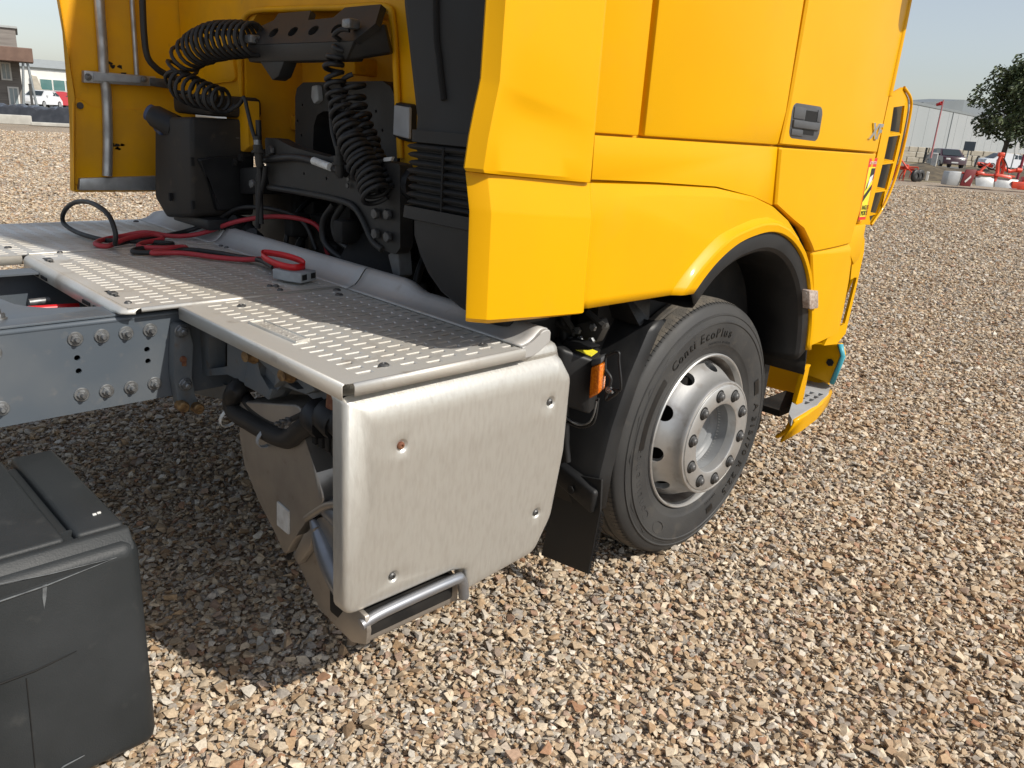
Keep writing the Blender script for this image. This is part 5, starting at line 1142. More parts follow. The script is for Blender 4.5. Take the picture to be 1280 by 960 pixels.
for a_, r_ in ((250, .430), (238, .430), (237, .424), (228, .424), (226, .431), (205, .431), (200, .424), (183, .424), (180, .431), (160, .431), (157, .424), (150, .424), (148, .43), (130, .43), (127, .425), (116, .425), (114, .43), (80, .43)):
    q = math.radians(a_); stp_.append((r_*math.cos(q), -1.1695, WZ+r_*math.sin(q)))
st2 = []
for p, q in zip(stp_, stp_[1:]):
    for k in range(6): st2.append(Vector(p).lerp(Vector(q), k/6))
st2 = [Vector((v.x, v.y, v.z)) for v in st2]
tube(bm, st2, .0014, 5)
mk("sidewall_lines", bm, TYRE, whl, 60)
bm = new(); lathe(bm, [(0, .0), (.006, 0), (.005, -.03), (0, -.03)], (.10, -1.10, WZ-.245), 8, axis=(0, 1, 0)); mk("valve_stem", bm, BOLT, whl, 40)
bm = new(); lathe(bm, [(.02, -1.0), (.06, -1.0), (.06, .0), (.02, 0)], (0, 0, WZ), 20); mk("axle", bm, DARK, truck, 40)

# ================================================================== HOSES AND CABLES (hung on or laid on the truck)
def coil(path, rad, turns, k=16, squash=None, tail0=None, tail1=None, ph=0.0):
    P = spline(path, 14); ds = [0]
    for a_, b_ in zip(P, P[1:]): ds.append(ds[-1]+(b_-a_).length)
    n = int(turns*k); out = []
    u = Vector((1, 0, 0))
    for j in range(n+1):
        s = turnpos(j/n)*ds[-1]; i = 0
        while i < len(ds)-2 and ds[i+1] < s: i += 1
        f = (s-ds[i])/max(ds[i+1]-ds[i], 1e-9); c = P[i].lerp(P[i+1], f); t_ = (P[i+1]-P[i]).normalized()
        u = (u-t_*u.dot(t_)).normalized(); w_ = t_.cross(u); a_ = 2*PI*j/k+ph; r_ = rad(j/n) if callable(rad) else rad
        jt = noise.noise_vector(Vector((j*.11, rad_seed, 0)))*jit
        out.append(c+(u*math.cos(a_)+w_*math.sin(a_))*r_+jt)
    return out
turnpos = lambda f: f
jit = .004; rad_seed = 1.0
bm = new()
# spacing: tight at the bracket, opening out towards the free end
turnpos = lambda f: (f*.86 if f < .5 else .43+(f-.5)*1.14)
c1 = coil([(-1.0, .20, 1.752), (-1.01, .33, 1.752), (-1.02, .45, 1.749), (-1.03, .56, 1.735), (-1.04, .665, 1.705), (-1.05, .735, 1.655), (-1.06, .735, 1.605), (-1.06, .66, 1.575), (-1.05, .56, 1.560), (-1.04, .47, 1.545), (-1.03, .40, 1.54)], lambda f: .052+.012*math.sin(min(1, f*1.5)*PI)-.012*max(0, f-.8)*5*.8, 23, 16)
end = [Vector((-1.02, .42, 1.50)), Vector((-1.0, .36, 1.53)), Vector((-1.0, .318, 1.556)), Vector((-1.0, .30, 1.52)), Vector((-1.0, .268, 1.45)), Vector((-1.0, .232, 1.395))]
tube(bm, [Vector((-1.0, .215, 1.752))]+c1[2:]+spline(end, 4), .0075, 7)
h1 = mk("coiled_air_hose", bm, RUB, None, 60)
h1 = tag(h1, "black coiled air hose arching left from the bracket in front of bare yellow wall", "air hose", "coiled hoses behind the cab")
bm = new(); lathe(bm, [(0, -.05), (.011, -.05), (.011, -.02), (.017, -.02), (.017, 0), (.024, 0), (.024, .008), (.015, .008), (.014, .05), (.010, .06), (0, .06)], (-1.0, .225, 1.375), 12, axis=(.0, -.1, -1)); mk("hose_fitting", bm, BEAM, h1, 40)
bm = new(); lathe(bm, [(.0115, -.01), (.013, -.01), (.013, .012), (.0115, .012)], (-1.0, .229, 1.402), 12, axis=(0, -.1, -1)); mk("fitting_ring", bm, BOLT, h1, 40)
jit = .009; rad_seed = 4.0
turnpos = lambda f: (f*1.25 if f < .4 else .5+(f-.4)*.8333)
bm = new()
c2 = coil([(-.99, -.315, 1.725), (-1.0, -.290, 1.665), (-1.0, -.300, 1.60), (-1.0, -.332, 1.53), (-1.0, -.372, 1.47), (-1.0, -.425, 1.405), (-1.0, -.480, 1.345), (-1.0, -.525, 1.29)], lambda f: .022+.020*min(1, f*1.8), 23, 16)
tube(bm, spline([(-1.0, -.375, 1.765), (-1.015, -.35, 1.765), (-1.025, -.325, 1.75)], 4)+c2, .0078, 7)
c3 = coil([(-.955, -.315, 1.63), (-.955, -.345, 1.54), (-.955, -.40, 1.45), (-.955, -.46, 1.37), (-.955, -.515, 1.30)], .034, 15, 16, ph=2.0)
tube(bm, c3, .0078, 7)
h2 = tag(mk("coiled_air_hose", bm, RUB, None, 60), "black tightly coiled hose hanging straight down before the dark arch-shaped bracket", "air hose", "coiled hoses behind the cab")
bm = new(); lathe(bm, [(0, -.05), (.011, -.05), (.011, -.02), (.017, -.02), (.017, 0), (.024, 0), (.024, .008), (.015, .008), (.014, .04), (.007, .05), (0, .05)], (-1.0, -.315, 1.375), 12, axis=(.0, -.1, -1)); mk("hose_fitting", bm, BEAM, h2, 40)
bm = new(); tube(bm, spline([(-1.0, -.265, 1.55), (-1.0, -.275, 1.47), (-1.0, -.305, 1.41), (-1.0, -.315, 1.385)], 4), .008, 7); mk("hose_tail", bm, RUB, h2, 60)

jc = tag(empty("jump_cable", (-1.3, .4, 1.0)), "looped red and black power cables lying on the slotted deck, ending in a red handle", "cable")
def zc(pts, lift): return [Vector((p[0], p[1], 1.0+h)) for p, h in zip(pts, lift)]
bk = [(-.84, .10, 1.02), (-.86, .16, 1.12), (-.90, .30, 1.15), (-.96, .46, 1.14), (-1.0, .60, 1.075), (-1.08, .70, 1.022), (-1.24, .645, 1.010), (-1.34, .60, 1.010), (-1.42, .53, 1.014), (-1.45, .455, 1.03), (-1.45, .445, 1.07), (-1.45, .503, 1.125), (-1.45, .665, 1.147), (-1.45, .851, 1.130), (-1.45, 1.0, 1.082), (-1.45, 1.045, 1.030), (-1.45, .92, 1.010), (-1.44, .74, 1.009), (-1.41, .63, 1.010), (-1.32, .57, 1.010),
      (-1.25, .51, 1.010), (-1.235, .48, 1.010), (-1.27, .455, 1.010), (-1.35, .43, 1.010), (-1.405, .40, 1.010), (-1.42, .35, 1.010), (-1.35, .315, 1.010), (-1.245, .32, 1.012), (-1.18, .222, 1.012), (-1.15, .10, 1.014), (-1.135, .0, 1.02), (-1.15, -.09, 1.025), (-1.17, -.18, 1.025)]
bm = new(); tube(bm, spline(bk, 6), .0092, 8); mk("black_cable", bm, RUB, jc, 60)
rd = [(-.80, .08, 1.0), (-.82, .11, 1.10), (-.87, .17, 1.13), (-.93, .29, 1.125), (-.99, .46, 1.085), (-1.06, .60, 1.026), (-1.16, .64, 1.012), (-1.25, .70, 1.024), (-1.34, .71, 1.012), (-1.43, .645, 1.012), (-1.485, .56, 1.012), (-1.46, .50, 1.012), (-1.37, .56, 1.026), (-1.26, .60, 1.030), (-1.24, .56, 1.018), (-1.33, .52, 1.012), (-1.37, .44, 1.012), (-1.30, .39, 1.012), (-1.235, .39, 1.012), (-1.24, .35, 1.012), (-1.30, .325, 1.018), (-1.385, .293, 1.014), (-1.29, .26, 1.012), (-1.225, .14, 1.012), (-1.172, .055, 1.014), (-1.13, -.01, 1.022), (-1.14, -.10, 1.03), (-1.165, -.19, 1.03)]
bm = new(); tube(bm, spline(rd, 6), .0092, 8); mk("red_cable", bm, REDC, jc, 60)
# grey two-pole connector with a red loop handle
ca = Vector((-1.185, -.245, 1.006)); cbv = Vector((-1.145, -.345, 1.006)); dx = (cbv-ca).normalized(); nx = Vector((-dx.y, dx.x, 0))
def cp(u_, v_, w_): return tuple(ca+dx*u_+nx*v_+Vector((0, 0, w_)))
bm = new(); prism(bm, [cp(0, -.034, .0), cp(0, .034, 0), cp(.066, .040, 0), cp(.118, .040, 0), cp(.118, -.040, 0), cp(.066, -.040, 0)], (0, 0, .032), .004, 2, True)
cn = mk("connector", bm, CONN, jc, 40)
bm = new()
for v_ in (-.022, .022): prism(bm, [cp(.1185, v_-.012, .008), cp(.1185, v_+.012, .008), cp(.1185, v_+.012, .026), cp(.1185, v_-.012, .026)], tuple(dx*-.002))
mk("connector_socket", bm, PIT, cn)
bm = new(); lpv = spline([cp(.085, .026, .046), cp(.060, .040, .056), cp(-.005, .046, .064), cp(-.075, .044, .066), cp(-.095, .030, .064), cp(-.065, .0, .058), cp(.005, -.024, .049), cp(.07, -.032, .046), cp(.092, -.005, .046)], 5, True)
rows = [[p+Vector((0, 0, h)) for p in lpv] for h in (-.009, .009)]
a_ = loft(bm, [[p+Vector((0, 0, -.011)) for p in lpv], [p+Vector((0, 0, .009)) for p in lpv]], cap=False)
ho = mk("pull_handle", bm, REDP, jc, 60); ho.modifiers.new("t", 'SOLIDIFY').thickness = .005

# ================================================================== SURROUNDINGS
def bearing(u, d):
    """ground point at forward depth d (metres) along the photograph's bearing u"""
    a_ = FX+(u-640)/998.74*RX; a_ = a_+UX*(-(a_.z)/UX.z); return Vector((CAM.x+a_.x*d, CAM.y+a_.y*d, 0))
RZ = math.atan2(RX.y, RX.x)
def facing(loc): d = Vector(loc)-CAM; return math.atan2(d.y, d.x)-PI/2
def place(name, label, cat, loc, rz=None, group=None):
    return tag(empty(name, loc, facing(loc) if rz is None else rz), label, cat, group)
def piece(name, bm, material, root, smooth=None):
    """local-space mesh parented straight to a placed root"""
    before = set(bpy.data.objects); o = mk(name, bm, material, None, smooth)
    for q in set(bpy.data.objects)-before: q.parent = root
    return o
TIM = mat("weathered_timber_cladding", (0.175, 0.158, 0.142), .8, col2=(0.26, 0.238, 0.215), nscale=3, nlo=.35, nhi=.7, stretch=(.15, .15, 9), col3=(0.115, 0.10, 0.09), n3=4, n3lo=.5, n3hi=.8)
BRN = mat("brown_fascia", (0.135, 0.080, 0.058), .6, col2=(0.165, 0.10, 0.072), nscale=3)
WHT = mat("white_render", (0.74, 0.73, 0.69), .7, col2=(0.68, 0.67, 0.63), nscale=1.5)
ROOFG = mat("pale_grey_roof", (0.36, 0.385, 0.38), .6, col2=(0.32, 0.34, 0.335), nscale=2)
GRNG = mat("green_tinted_glass", (0.07, 0.17, 0.165), .12, col2=(0.10, 0.20, 0.195), nscale=1)
PANEG = mat("pale_window_glass", (0.34, 0.40, 0.42), .15, col2=(0.25, 0.3, 0.32), nscale=2)
STONE = mat("pale_stone", (0.46, 0.42, 0.345), .85, col2=(0.38, 0.345, 0.28), nscale=2, bump=.3, bscale=8)
STEELP = mat("grey_steel_post", (0.30, 0.33, 0.34), .45, metal=.4, col2=(0.25, 0.27, 0.28), nscale=10)
DPOST = mat("dark_post", (0.05, 0.05, 0.048), .7)
SOIL = mat("dry_soil_bank", (0.085, 0.067, 0.043), .95, col2=(0.14, 0.11, 0.068), nscale=1.2, col3=(0.06, 0.05, 0.035), n3=3, n3lo=.48, n3hi=.65, bump=.8, bscale=3)
DRYG = mat("dry_grass", (0.25, 0.20, 0.12), .95, col2=(0.17, 0.145, 0.08), nscale=.5, col3=(0.15, 0.13, 0.07), n3=2.5, n3lo=.52, n3hi=.75, bump=.8, bscale=4)
ASPH = mat("asphalt", (0.13, 0.13, 0.125), .9, col2=(0.16, 0.155, 0.15), nscale=.5)
FILM = mat("black_plastic_film", (0.035, 0.037, 0.042), .16, col2=(0.055, 0.058, 0.065), nscale=3, bump=1.0, bscale=5, coat=.5)
CONC = mat("pale_concrete", (0.45, 0.44, 0.40), .85, col2=(0.36, 0.35, 0.315), nscale=3, bump=.3, bscale=12)
WARE = mat("grey_corrugated_cladding", (0.30, 0.325, 0.335), .5, col2=(0.325, 0.345, 0.355), nscale=.1, metal=.1)
WARER = mat("dark_grey_roof_cladding", (0.16, 0.18, 0.19), .5, col2=(0.18, 0.2, 0.21), nscale=.2)
CWHT = mat("white_car_paint", (0.72, 0.73, 0.74), .25, coat=.6); CRED = mat("red_car_paint", (0.42, 0.02, 0.025), .25, coat=.6)
CBLK = mat("black_car_paint", (0.03, 0.03, 0.035), .25, coat=.6); CMAR = mat("maroon_car_paint", (0.045, 0.013, 0.016), .28, coat=.6)
CGLS = mat("car_glass", (0.03, 0.04, 0.045), .08); CLGT = mat("headlamp_glass", (.65, .65, .62), .2)
MRED = mat("orange_red_machine_paint", (0.66, 0.060, 0.018), .4, col2=(0.46, 0.045, 0.02), nscale=5, coat=.2)
MGRY = mat("light_grey_machine_cover", (0.42, 0.43, 0.43), .42, metal=.3, col2=(0.34, 0.345, 0.34), nscale=4)
PINK = mat("faded_pink_pole_paint", (0.40, 0.14, 0.15), 0.5, col2=(0.46, 0.21, 0.21), nscale=2)
LEAF = mat("leaf", (0.058, 0.086, 0.030), .55, col2=(0.105, 0.13, 0.048), nscale=1.4, nlo=.42, nhi=.6, col3=(0.03, 0.045, 0.018), n3=9, n3lo=.5, n3hi=.6)
BARK = mat("bark", (0.075, 0.062, 0.048), .9, col2=(0.11, 0.09, 0.07), nscale=10, bump=.5, bscale=30)

# verge, road and banks
def ribbon(name, near, far, z, material, n=40, z1=None, bumpy=0.0, kind="structure", lab=None, cat=None):
    """strip between two polylines of (bearing, depth)"""
    bm = new(); rows = []
    for f in [k/4 for k in range(5)]:
        row = []
        for k in range(n+1):
            a_ = near[0][0]+(near[-1][0]-near[0][0])*k/n
            def dep(pl):
                for p, q in zip(pl, pl[1:]):
                    if a_ <= q[0]: return p[1]+(q[1]-p[1])*(a_-p[0])/(q[0]-p[0])
                return pl[-1][1]
            d = dep(near)+(dep(far)-dep(near))*f; p = bearing(a_, d)
            hz_ = z if z1 is None else (z1*math.sin(f*PI)**.6 if z1 else z)
            hz_ += bumpy*noise.noise(Vector((p.x*.7, p.y*.7, 0)))*math.sin(f*PI); row.append((p.x, p.y, max(hz_, z)))
        rows.append(row)
    loft(bm, rows, cap=False, closed=False); o = mk(name, bm, material, None, 60); tag(o, lab, cat, None, kind); return o
ribbon("grass_verge", [(560, 38), (1500, 36)], [(560, 60), (1500, 58)], .004, DRYG)
ribbon("road", [(560, 60), (1500, 58)], [(560, 73), (1500, 71)], .008, ASPH)
ribbon("far_grass", [(560, 73), (1500, 71)], [(560, 128), (1500, 128)], .006, DRYG)
ribbon("earth_bank", [(900, 39), (1420, 37)], [(900, 47), (1420, 45)], .006, SOIL, 60, .62, .40)
ribbon("yard_soil", [(-400, 36.5), (300, 38)], [(-400, 62), (300, 64)], .010, SOIL, 40)
ribbon("car_park", [(-400, 62), (300, 64)], [(-400, 125), (300, 125)], .008, ASPH, 20)
ribbon("left_bank", [(-400, 42), (300, 42)], [(-400, 52), (300, 52)], .012, SOIL, 60, .55, .25)

# --- left: timber house with a brown canopy on splayed posts
loc = bearing(28, 50); hs_ = place("timber_house", "weathered grey timber-clad house with brown canopy at the far left edge", "house", loc)
bm = new(); box(bm, -6, 0, 0, 7, 0, 5.0); piece("wall", bm, TIM, hs_)
bm = new(); box(bm, -6.1, .12, -.12, 7.1, 5.0, 5.14, .02); piece("roof", bm, ROOFG, hs_)
bm = new(); box(bm, -6, .75, -2.6, -.02, 3.05, 3.85, .04); piece("canopy_beam", bm, BRN, hs_)
for x0, x1, z0, z1 in ((-1.05, -.48, 1.98, 3.02), (-.80, -.20, .28, 1.62)):
    bm = new(); holed(bm, [(x0, z0), (x1, z0), (x1, z1), (x0, z1)], [[(x0+.09, z0+.09), (x1-.09, z0+.09), (x1-.09, z1-.09), (x0+.09, z1-.09)]], lambda u, v, d: (u, -.07+d, v), .09); f_ = piece("window", bm, WHT, hs_)
    bm = new(); box(bm, x0+.06, x1-.06, -.03, -.005, z0+.06, z1-.06); piece("pane", bm, PANEG, f_)
    bm = new(); box(bm, (x0+x1)/2-.02, (x0+x1)/2+.02, -.05, -.03, z0+.06, z1-.06); piece("glazing_bar", bm, WHT, f_)
for xa, xb in ((.20, -.10), (.42, .70)):
    bm = new(); tube(bm, [(xa, -2.3, 3.07), (xb, -2.3, 0)], .07, 8); piece("canopy_post", bm, STEELP, hs_, 60)
# --- left: white hall
hl_ = place("white_hall", "low white hall with a band of green-tinted windows behind the parked cars", "building", bearing(40, 104))
bm = new(); box(bm, -1.5, 24, 0, 20, 0, 4.35); piece("wall", bm, WHT, hl_)
bm = new(); prism(bm, [(-1.8, -.4, 4.30), (-1.8, 0, 4.36), (-1.8, 9, 5.55), (-1.8, 9, 5.2), (-1.8, 0, 4.05)], (26, 0, 0)); piece("roof", bm, ROOFG, hl_)
for k in range(9):
    bm = new(); box(bm, 1.0+k*1.48, 2.40+k*1.48, -.06, .02, 1.55, 2.95); f_ = piece("window", bm, WHT, hl_)
    bm = new(); box(bm, 1.05+k*1.48, 2.35+k*1.48, -.09, -.062, 1.62, 2.88); piece("pane", bm, GRNG, f_)
bm = new(); prism(bm, [(.0, -.5, 0), (1.6, -.5, 0), (.7, -.5, 3.2), (0, -.5, 3.3)], (0, .5, 0), .03); piece("buttress", bm, STONE, hl_)
# --- cars
def car(label, group, loc, rz, paint, L_=4.2, W_=1.75, H_=1.48, van=0.0):
    root = place("parked_car", label, "car", loc, rz, group)
    prof_ = [(-L_/2, .32), (-L_/2, .72), (-L_/2+.12, .88), (-L_*.30+van*.0, .96), (-L_*.14, H_-.04), (L_*.02, H_), (L_*.26, H_-.06), (L_*.42, .98), (L_/2-.04, .90), (L_/2, .55), (L_/2-.06, .30)]
    bm = new(); n = len(prof_)
    def sect(y, k): return [(x, y*(1 if z < 1.0 else .80), z) for x, z in prof_]
    loft(bm, [[(x*.985, p*(1 if z < 1.0 else .80), z) for x, z in prof_] for p in (-W_/2, -W_/2+.06)] and [[(x*s, y*(1 if z < .97 else .82), z) for x, z in prof_] for y, s in ((-W_/2, .96), (-W_/2+.10, 1.0), (W_/2-.10, 1.0), (W_/2, .96))])
    body = piece("body", bm, paint, root, 40)
    bm = new(); yq = W_/2*.915+.012
    for s in (-1, 1):
        for x0, x1, t0, t1 in ((-L_*.255, -L_*.02, -L_*.135, -L_*.02), (-L_*.0, L_*.20, L_*.0, L_*.20), (L_*.22, L_*.37, L_*.22, L_*.265)):
            prism(bm, [(x0, s*yq, 1.0), (x1, s*yq, 1.0), (t1, s*(yq-.085), H_-.12), (t0, s*(yq-.085), H_-.12)], (0, -s*.02, 0))
    piece("side_windows", bm, CGLS, root)
    bm = new(); prism(bm, [(-L_*.298, -W_*.40, .985), (-L_*.298, W_*.40, .985), (-L_*.152, W_*.34, H_-.075), (-L_*.152, -W_*.34, H_-.075)], (-.03, 0, .02)); piece("windscreen", bm, CGLS, root)
    bm = new(); prism(bm, [(L_*.418, -W_*.38, 1.02), (L_*.418, W_*.38, 1.02), (L_*.285, W_*.33, H_-.10), (L_*.285, -W_*.33, H_-.10)], (.03, 0, .02)); piece("rear_window", bm, CGLS, root)
    for x in (-L_*.315, L_*.30):
        for s in (-1, 1):
            bm = new(); lathe(bm, [(0, -.11), (.27, -.11), (.32, -.08), (.32, .08), (.27, .11), (0, .11)], (x, s*(W_/2-.10), .32), 20); w_ = piece("wheel", bm, RUB, root, 40)
            bm = new(); lathe(bm, [(0, 0), (.19, 0), (.20, .02), (0, .03)], (x, s*(W_/2+.01), .32), 14, axis=(0, s, 0)); piece("hub_cap", bm, MGRY, w_, 40)
    for s in (-1, 1):
        bm = new(); box(bm, -L_/2-.01, -L_/2+.12, s*W_*.30-.17, s*W_*.30+.17, .66, .80, .02); piece("headlight", bm, CLGT, root, 40)
        bm = new(); box(bm, L_/2-.16, L_/2+.005, s*W_*.38-.10, s*W_*.38+.10, .70, .92, .02); piece("tail_light", bm, CRED, root, 40)
        bm = new(); box(bm, -L_*.20, -L_*.16, s*(W_/2+.06)-.08, s*(W_/2+.06)+.08, .98, 1.10, .02); piece("mirror", bm, paint, root, 40)
    bm = new(); box(bm, -L_/2-.02, -L_/2+.1, -.26, .26, .42, .52); piece("number_plate", bm, CLGT, root)
    return root
G_ = "parked cars in the background"
car("white parked car seen from the side beside the timber house", G_, bearing(51, 66)+Vector((0, 0, .12)), RZ+1.55, CWHT, 3.7, 1.65, 1.4)
car("red parked car right of the white car by the white hall", G_, bearing(72, 68)+Vector((0, 0, .12)), RZ+.9, CRED, 3.2, 1.6, 1.4)
car("black parked car half hidden by the yellow fairing", G_, bearing(89, 70)+Vector((0, 0, .10)), RZ+1.1, CBLK, 3.4, 1.6, 1.35)
# --- low things along the left edge of the gravel
def heap(name, label, cat, u0, u1, d, h, dpt, material, seed, k=70, rough=.4):
    p0, p1 = bearing(u0, d), bearing(u1, d); root = tag(empty(name, (p0+p1)/2, math.atan2((p1-p0).y, (p1-p0).x)), label, cat); Ln = (p1-p0).length
    bm = new(); rows = []
    for j in range(13):
        f = j/12; row = []
        for i in range(k+1):
            x = -Ln/2+Ln*i/k; y = -dpt/2+dpt*f; n_ = noise.noise(Vector((x*1.7, y*1.3, seed)))*.5+noise.noise(Vector((x*5, y*2, seed+3)))*.25
            pr = min(1, math.sin(f*PI)*1.8); row.append((x, y+.12*noise.noise(Vector((x*2.2, f*3, seed+9))), max(0, h*pr*(1+rough*n_))))
        rows.append(row)
    loft(bm, rows, cap=False, closed=False); piece("sheet", bm, material, root, 30); return root
heap("covered_pile", "long low pile wrapped in wrinkled shiny black plastic at the gravel edge", "covered pile", -220, 190, 37.5, .78, 1.6, FILM, 3.0, 160)
c = place("concrete_block", "pale concrete block before the black plastic pile at far left", "block", bearing(-6, 35.4)); bm = new(); box(bm, -1.3, 1.25, -.25, .25, 0, .40, .03); piece("block", bm, CONC, c)
c = place("stone_slab", "long flat pale slab lying at the foot of the black plastic pile", "slab", bearing(66, 35.6)); bm = new(); box(bm, -1.0, 1.0, -.2, .2, .02, .17, .03); piece("slab", bm, CONC, c)
c = place("fence_post", "thin dark post standing behind the black plastic pile by the house", "post", bearing(38, 40)); bm = new(); box(bm, -.06, .06, -.06, .06, 0, 1.75, .01); piece("post", bm, DPOST, c)
bm = new(); box(bm, -.075, .075, -.075, .075, 1.75, 1.79, .01); piece("post_cap", bm, DPOST, c)

# --- right: warehouse, annex
def wpt(u, d, z=0):
    p = bearing(u, d); p.z = z; return p
bm = new()
a0, a1, b1, b0 = wpt(1020, 86), wpt(1300, 196), wpt(1330, 260), wpt(1040, 130)
wh_ = tag(empty("warehouse", a0), "large pale grey metal warehouse beyond the road on the right", "warehouse")
def wall(name, pts_, thick, material, root):
    bm = new(); prism(bm, pts_, thick); o = mk(name, bm, material, None); par(o, root); return o
Hl, Hr = 7.3, 7.3
wall("front_wall", [a0, a1, a1+Vector((0, 0, Hr)), a0+Vector((0, 0, Hl))], (b0-a0).normalized()*.3, WARE, wh_)
wall("side_wall", [a1, b1, b1+Vector((0, 0, Hr)), a1+Vector((0, 0, Hr))], (a0-a1).normalized()*.3, WARE, wh_)
bm = new(); loft(bm, [[a0+Vector((0, 0, Hl-.05)), a1+Vector((0, 0, Hr-.05)), b1+Vector((0, 0, Hr-.02)), b0+Vector((0, 0, Hl-.02))], [a0+Vector((0, 0, Hl+.03)), a1+Vector((0, 0, Hr+.03)), b1+Vector((0, 0, Hr)), b0+Vector((0, 0, Hl))]]); o = mk("roof", bm, WARER, None); par(o, wh_)
dr = (a1-a0).normalized(); nr = Vector((dr.y, -dr.x, 0)); nr = nr if nr.dot(CAM-a0) > 0 else -nr; LT = (a1-a0).length
def strip(name, s0, s1, z0, z1, pr, material):
    bm = new(); prism(bm, [a0+dr*s0+nr*pr+Vector((0, 0, z0)), a0+dr*s1+nr*pr+Vector((0, 0, z0)), a0+dr*s1+nr*pr+Vector((0, 0, z1)), a0+dr*s0+nr*pr+Vector((0, 0, z1))], nr*-(pr+.05)); o = mk(name, bm, material, None); par(o, wh_)
strip("roof_trim", -.2, LT+.2, Hl-.30, Hl+.06, .10, WARER); strip("plinth", 0, LT, 0, .55, .06, CONC)
WJ = mat("cladding_joint_grey", (0.265, 0.288, 0.298), .5)
for k in range(1, int(LT/6)): strip("cladding_joint", 6*k, 6*k+.08, .56, Hl-.31, .02, WJ)
for k in (20, 56): strip("downpipe", k, k+.14, .1, Hl-.32, .14, WARE)
an = tag(empty("warehouse_annex", wpt(1180, 190)), "dark grey roofed building rising behind the pale warehouse", "warehouse")
wall("wall", [wpt(1143, 190), wpt(1192, 196), wpt(1192, 196, 12.9), wpt(1143, 190, 11.4)], (0, 8, 0), WARER, an)
wall("gable_wall", [wpt(1192, 196), wpt(1290, 205), wpt(1290, 205, 10.6), wpt(1192, 196, 12.9)], (0, 8, 0), mat("mid_grey_cladding", (.21, .235, .25), .5), an)

# --- right: road-side things
car("dark maroon parked car facing the camera near the pink pole", G_, bearing(1185, 66)+Vector((0, 0, .02)), RZ+PI/2-.12+PI*0, CMAR, 4.0, 1.85, 1.5)
car("white parked car seen from the side behind the tree trunk", G_, bearing(1256, 68)+Vector((0, 0, .02)), RZ-.05, CWHT, 3.9, 1.75, 1.45)
c = place("stone_wall", "low pale dry-stone wall along the road behind the maroon car", "wall", bearing(1215, 79), RZ)
rq = random.Random(11)
zc_ = 0
bm = new()
for r_ in range(3):
    x = -24+rq.uniform(0, .5)
    while x < 20:
        w_ = rq.uniform(.7, 1.5); box(bm, x, x+w_-.06, rq.uniform(-.04, .04), .5, zc_+.02, zc_+.50, .04, 1); x += w_
    zc_ += .5
o = piece("stones", bm, STONE, c); o["kind"] = "stuff"
for i, (u, d, h, lab) in enumerate([(1158, 47, 1.45, "dark fence post left of the pink pole behind the tedder"), (1222, 49, 1.15, "dark leaning fence post between the maroon car and the tree")]):
    c = place("fence_post", lab, "post", bearing(u, d), RZ, "fence posts by the road"); bm = new(); tube(bm, [(0, 0, 0), (.04+.08*i, 0, h)], .06, 8); piece("post", bm, DPOST, c, 60); bm = new(); tube(bm, [(.04+.08*i, 0, h), (.05+.14*i, 0, h+.05)], .065, 8); piece("post_cap", bm, DPOST, c, 60)
c = place("windsock_pole", "tall thin faded pink pole with a small red and white windsock", "pole", bearing(1166, 42))
bm = new(); tube(bm, [(0, 0, 0), (.02, 0, 3.9)], [.055, .03], 8); piece("pole", bm, PINK, c, 60)
bm = new(); lathe(bm, [(.10, 0), (.075, .3)], (-.02, 0, 3.74), 10, axis=(-.7, .6, -.25)); o = piece("windsock", bm, REDP, c, 60); o.modifiers.new("t", 'SOLIDIFY').thickness = .01
bm = new(); lathe(bm, [(.083, .10), (.076, .19)], (-.02, 0, 3.74), 10, axis=(-.7, .6, -.25)); o = piece("windsock_band", bm, WHT, c, 60); o.modifiers.new("t", 'SOLIDIFY').thickness = .03
bm = new(); box(bm, -.08, .08, -.07, .07, 0, 1.0, .01); piece("pole_base", bm, STEELP, c)
c = place("utility_cabinet", "small pale grey cabinet on a post beside the pink pole", "cabinet", bearing(1171, 41.5)); bm = new(); box(bm, -.12, .14, -.1, .1, .42, 1.28, .02); piece("cabinet", bm, WHT, c); bm = new(); box(bm, -.02, .05, -.05, .05, 0, .42); piece("post", bm, STEELP, c); bm = new(); box(bm, -.10, .12, -.112, -.10, .46, 1.24, .004); piece("door", bm, MGRY, c)
c = place("marker_post", "short white marker post at the foot of the pink pole", "post", bearing(1167, 38)); bm = new(); box(bm, -.06, .06, -.05, .05, 0, .42, .02); piece("post", bm, WHT, c); bm = new(); box(bm, -.062, .062, -.052, .052, .30, .36); piece("post_band", bm, CLGT, c)
c = place("dark_sign", "dark square sign board against the grey warehouse", "sign", bearing(1211, 72)); bm = new(); box(bm, -.45, .45, -.04, .04, 1.45, 2.25, .02); piece("board", bm, mat("blue_grey_board", (.07, .085, .10), .5), c)
bm = new(); box(bm, -.05, .05, .045, .10, 0, 2.2); piece("post", bm, STEELP, c)
c = place("road_sign", "pale edge-on road sign on a thin grey post right of the tree", "sign", bearing(1268, 39))
bm = new(); tube(bm, [(0, 0, 0), (.03, 0, 2.1)], .03, 8); piece("post", bm, STEELP, c, 60)
bm = new(); lathe(bm, [(0, 0), (.30, 0), (.30, .02), (0, .02)], (.05, 0, 1.75), 20, axis=(.96, -.28, 0)); piece("sign_disc", bm, MGRY, c, 60)
c = place("red_post", "dark red post at the right edge behind the mower", "post", bearing(1279, 36)); bm = new(); tube(bm, [(0, 0, 0), (.06, 0, 1.5)], .06, 8); piece("post", bm, mat("maroon_post_paint", (.22, .02, .04), .5), c, 60); bm = new(); box(bm, -.16, .16, -.16, .16, 0, .35, .03); piece("post_foot", bm, DPOST, c)

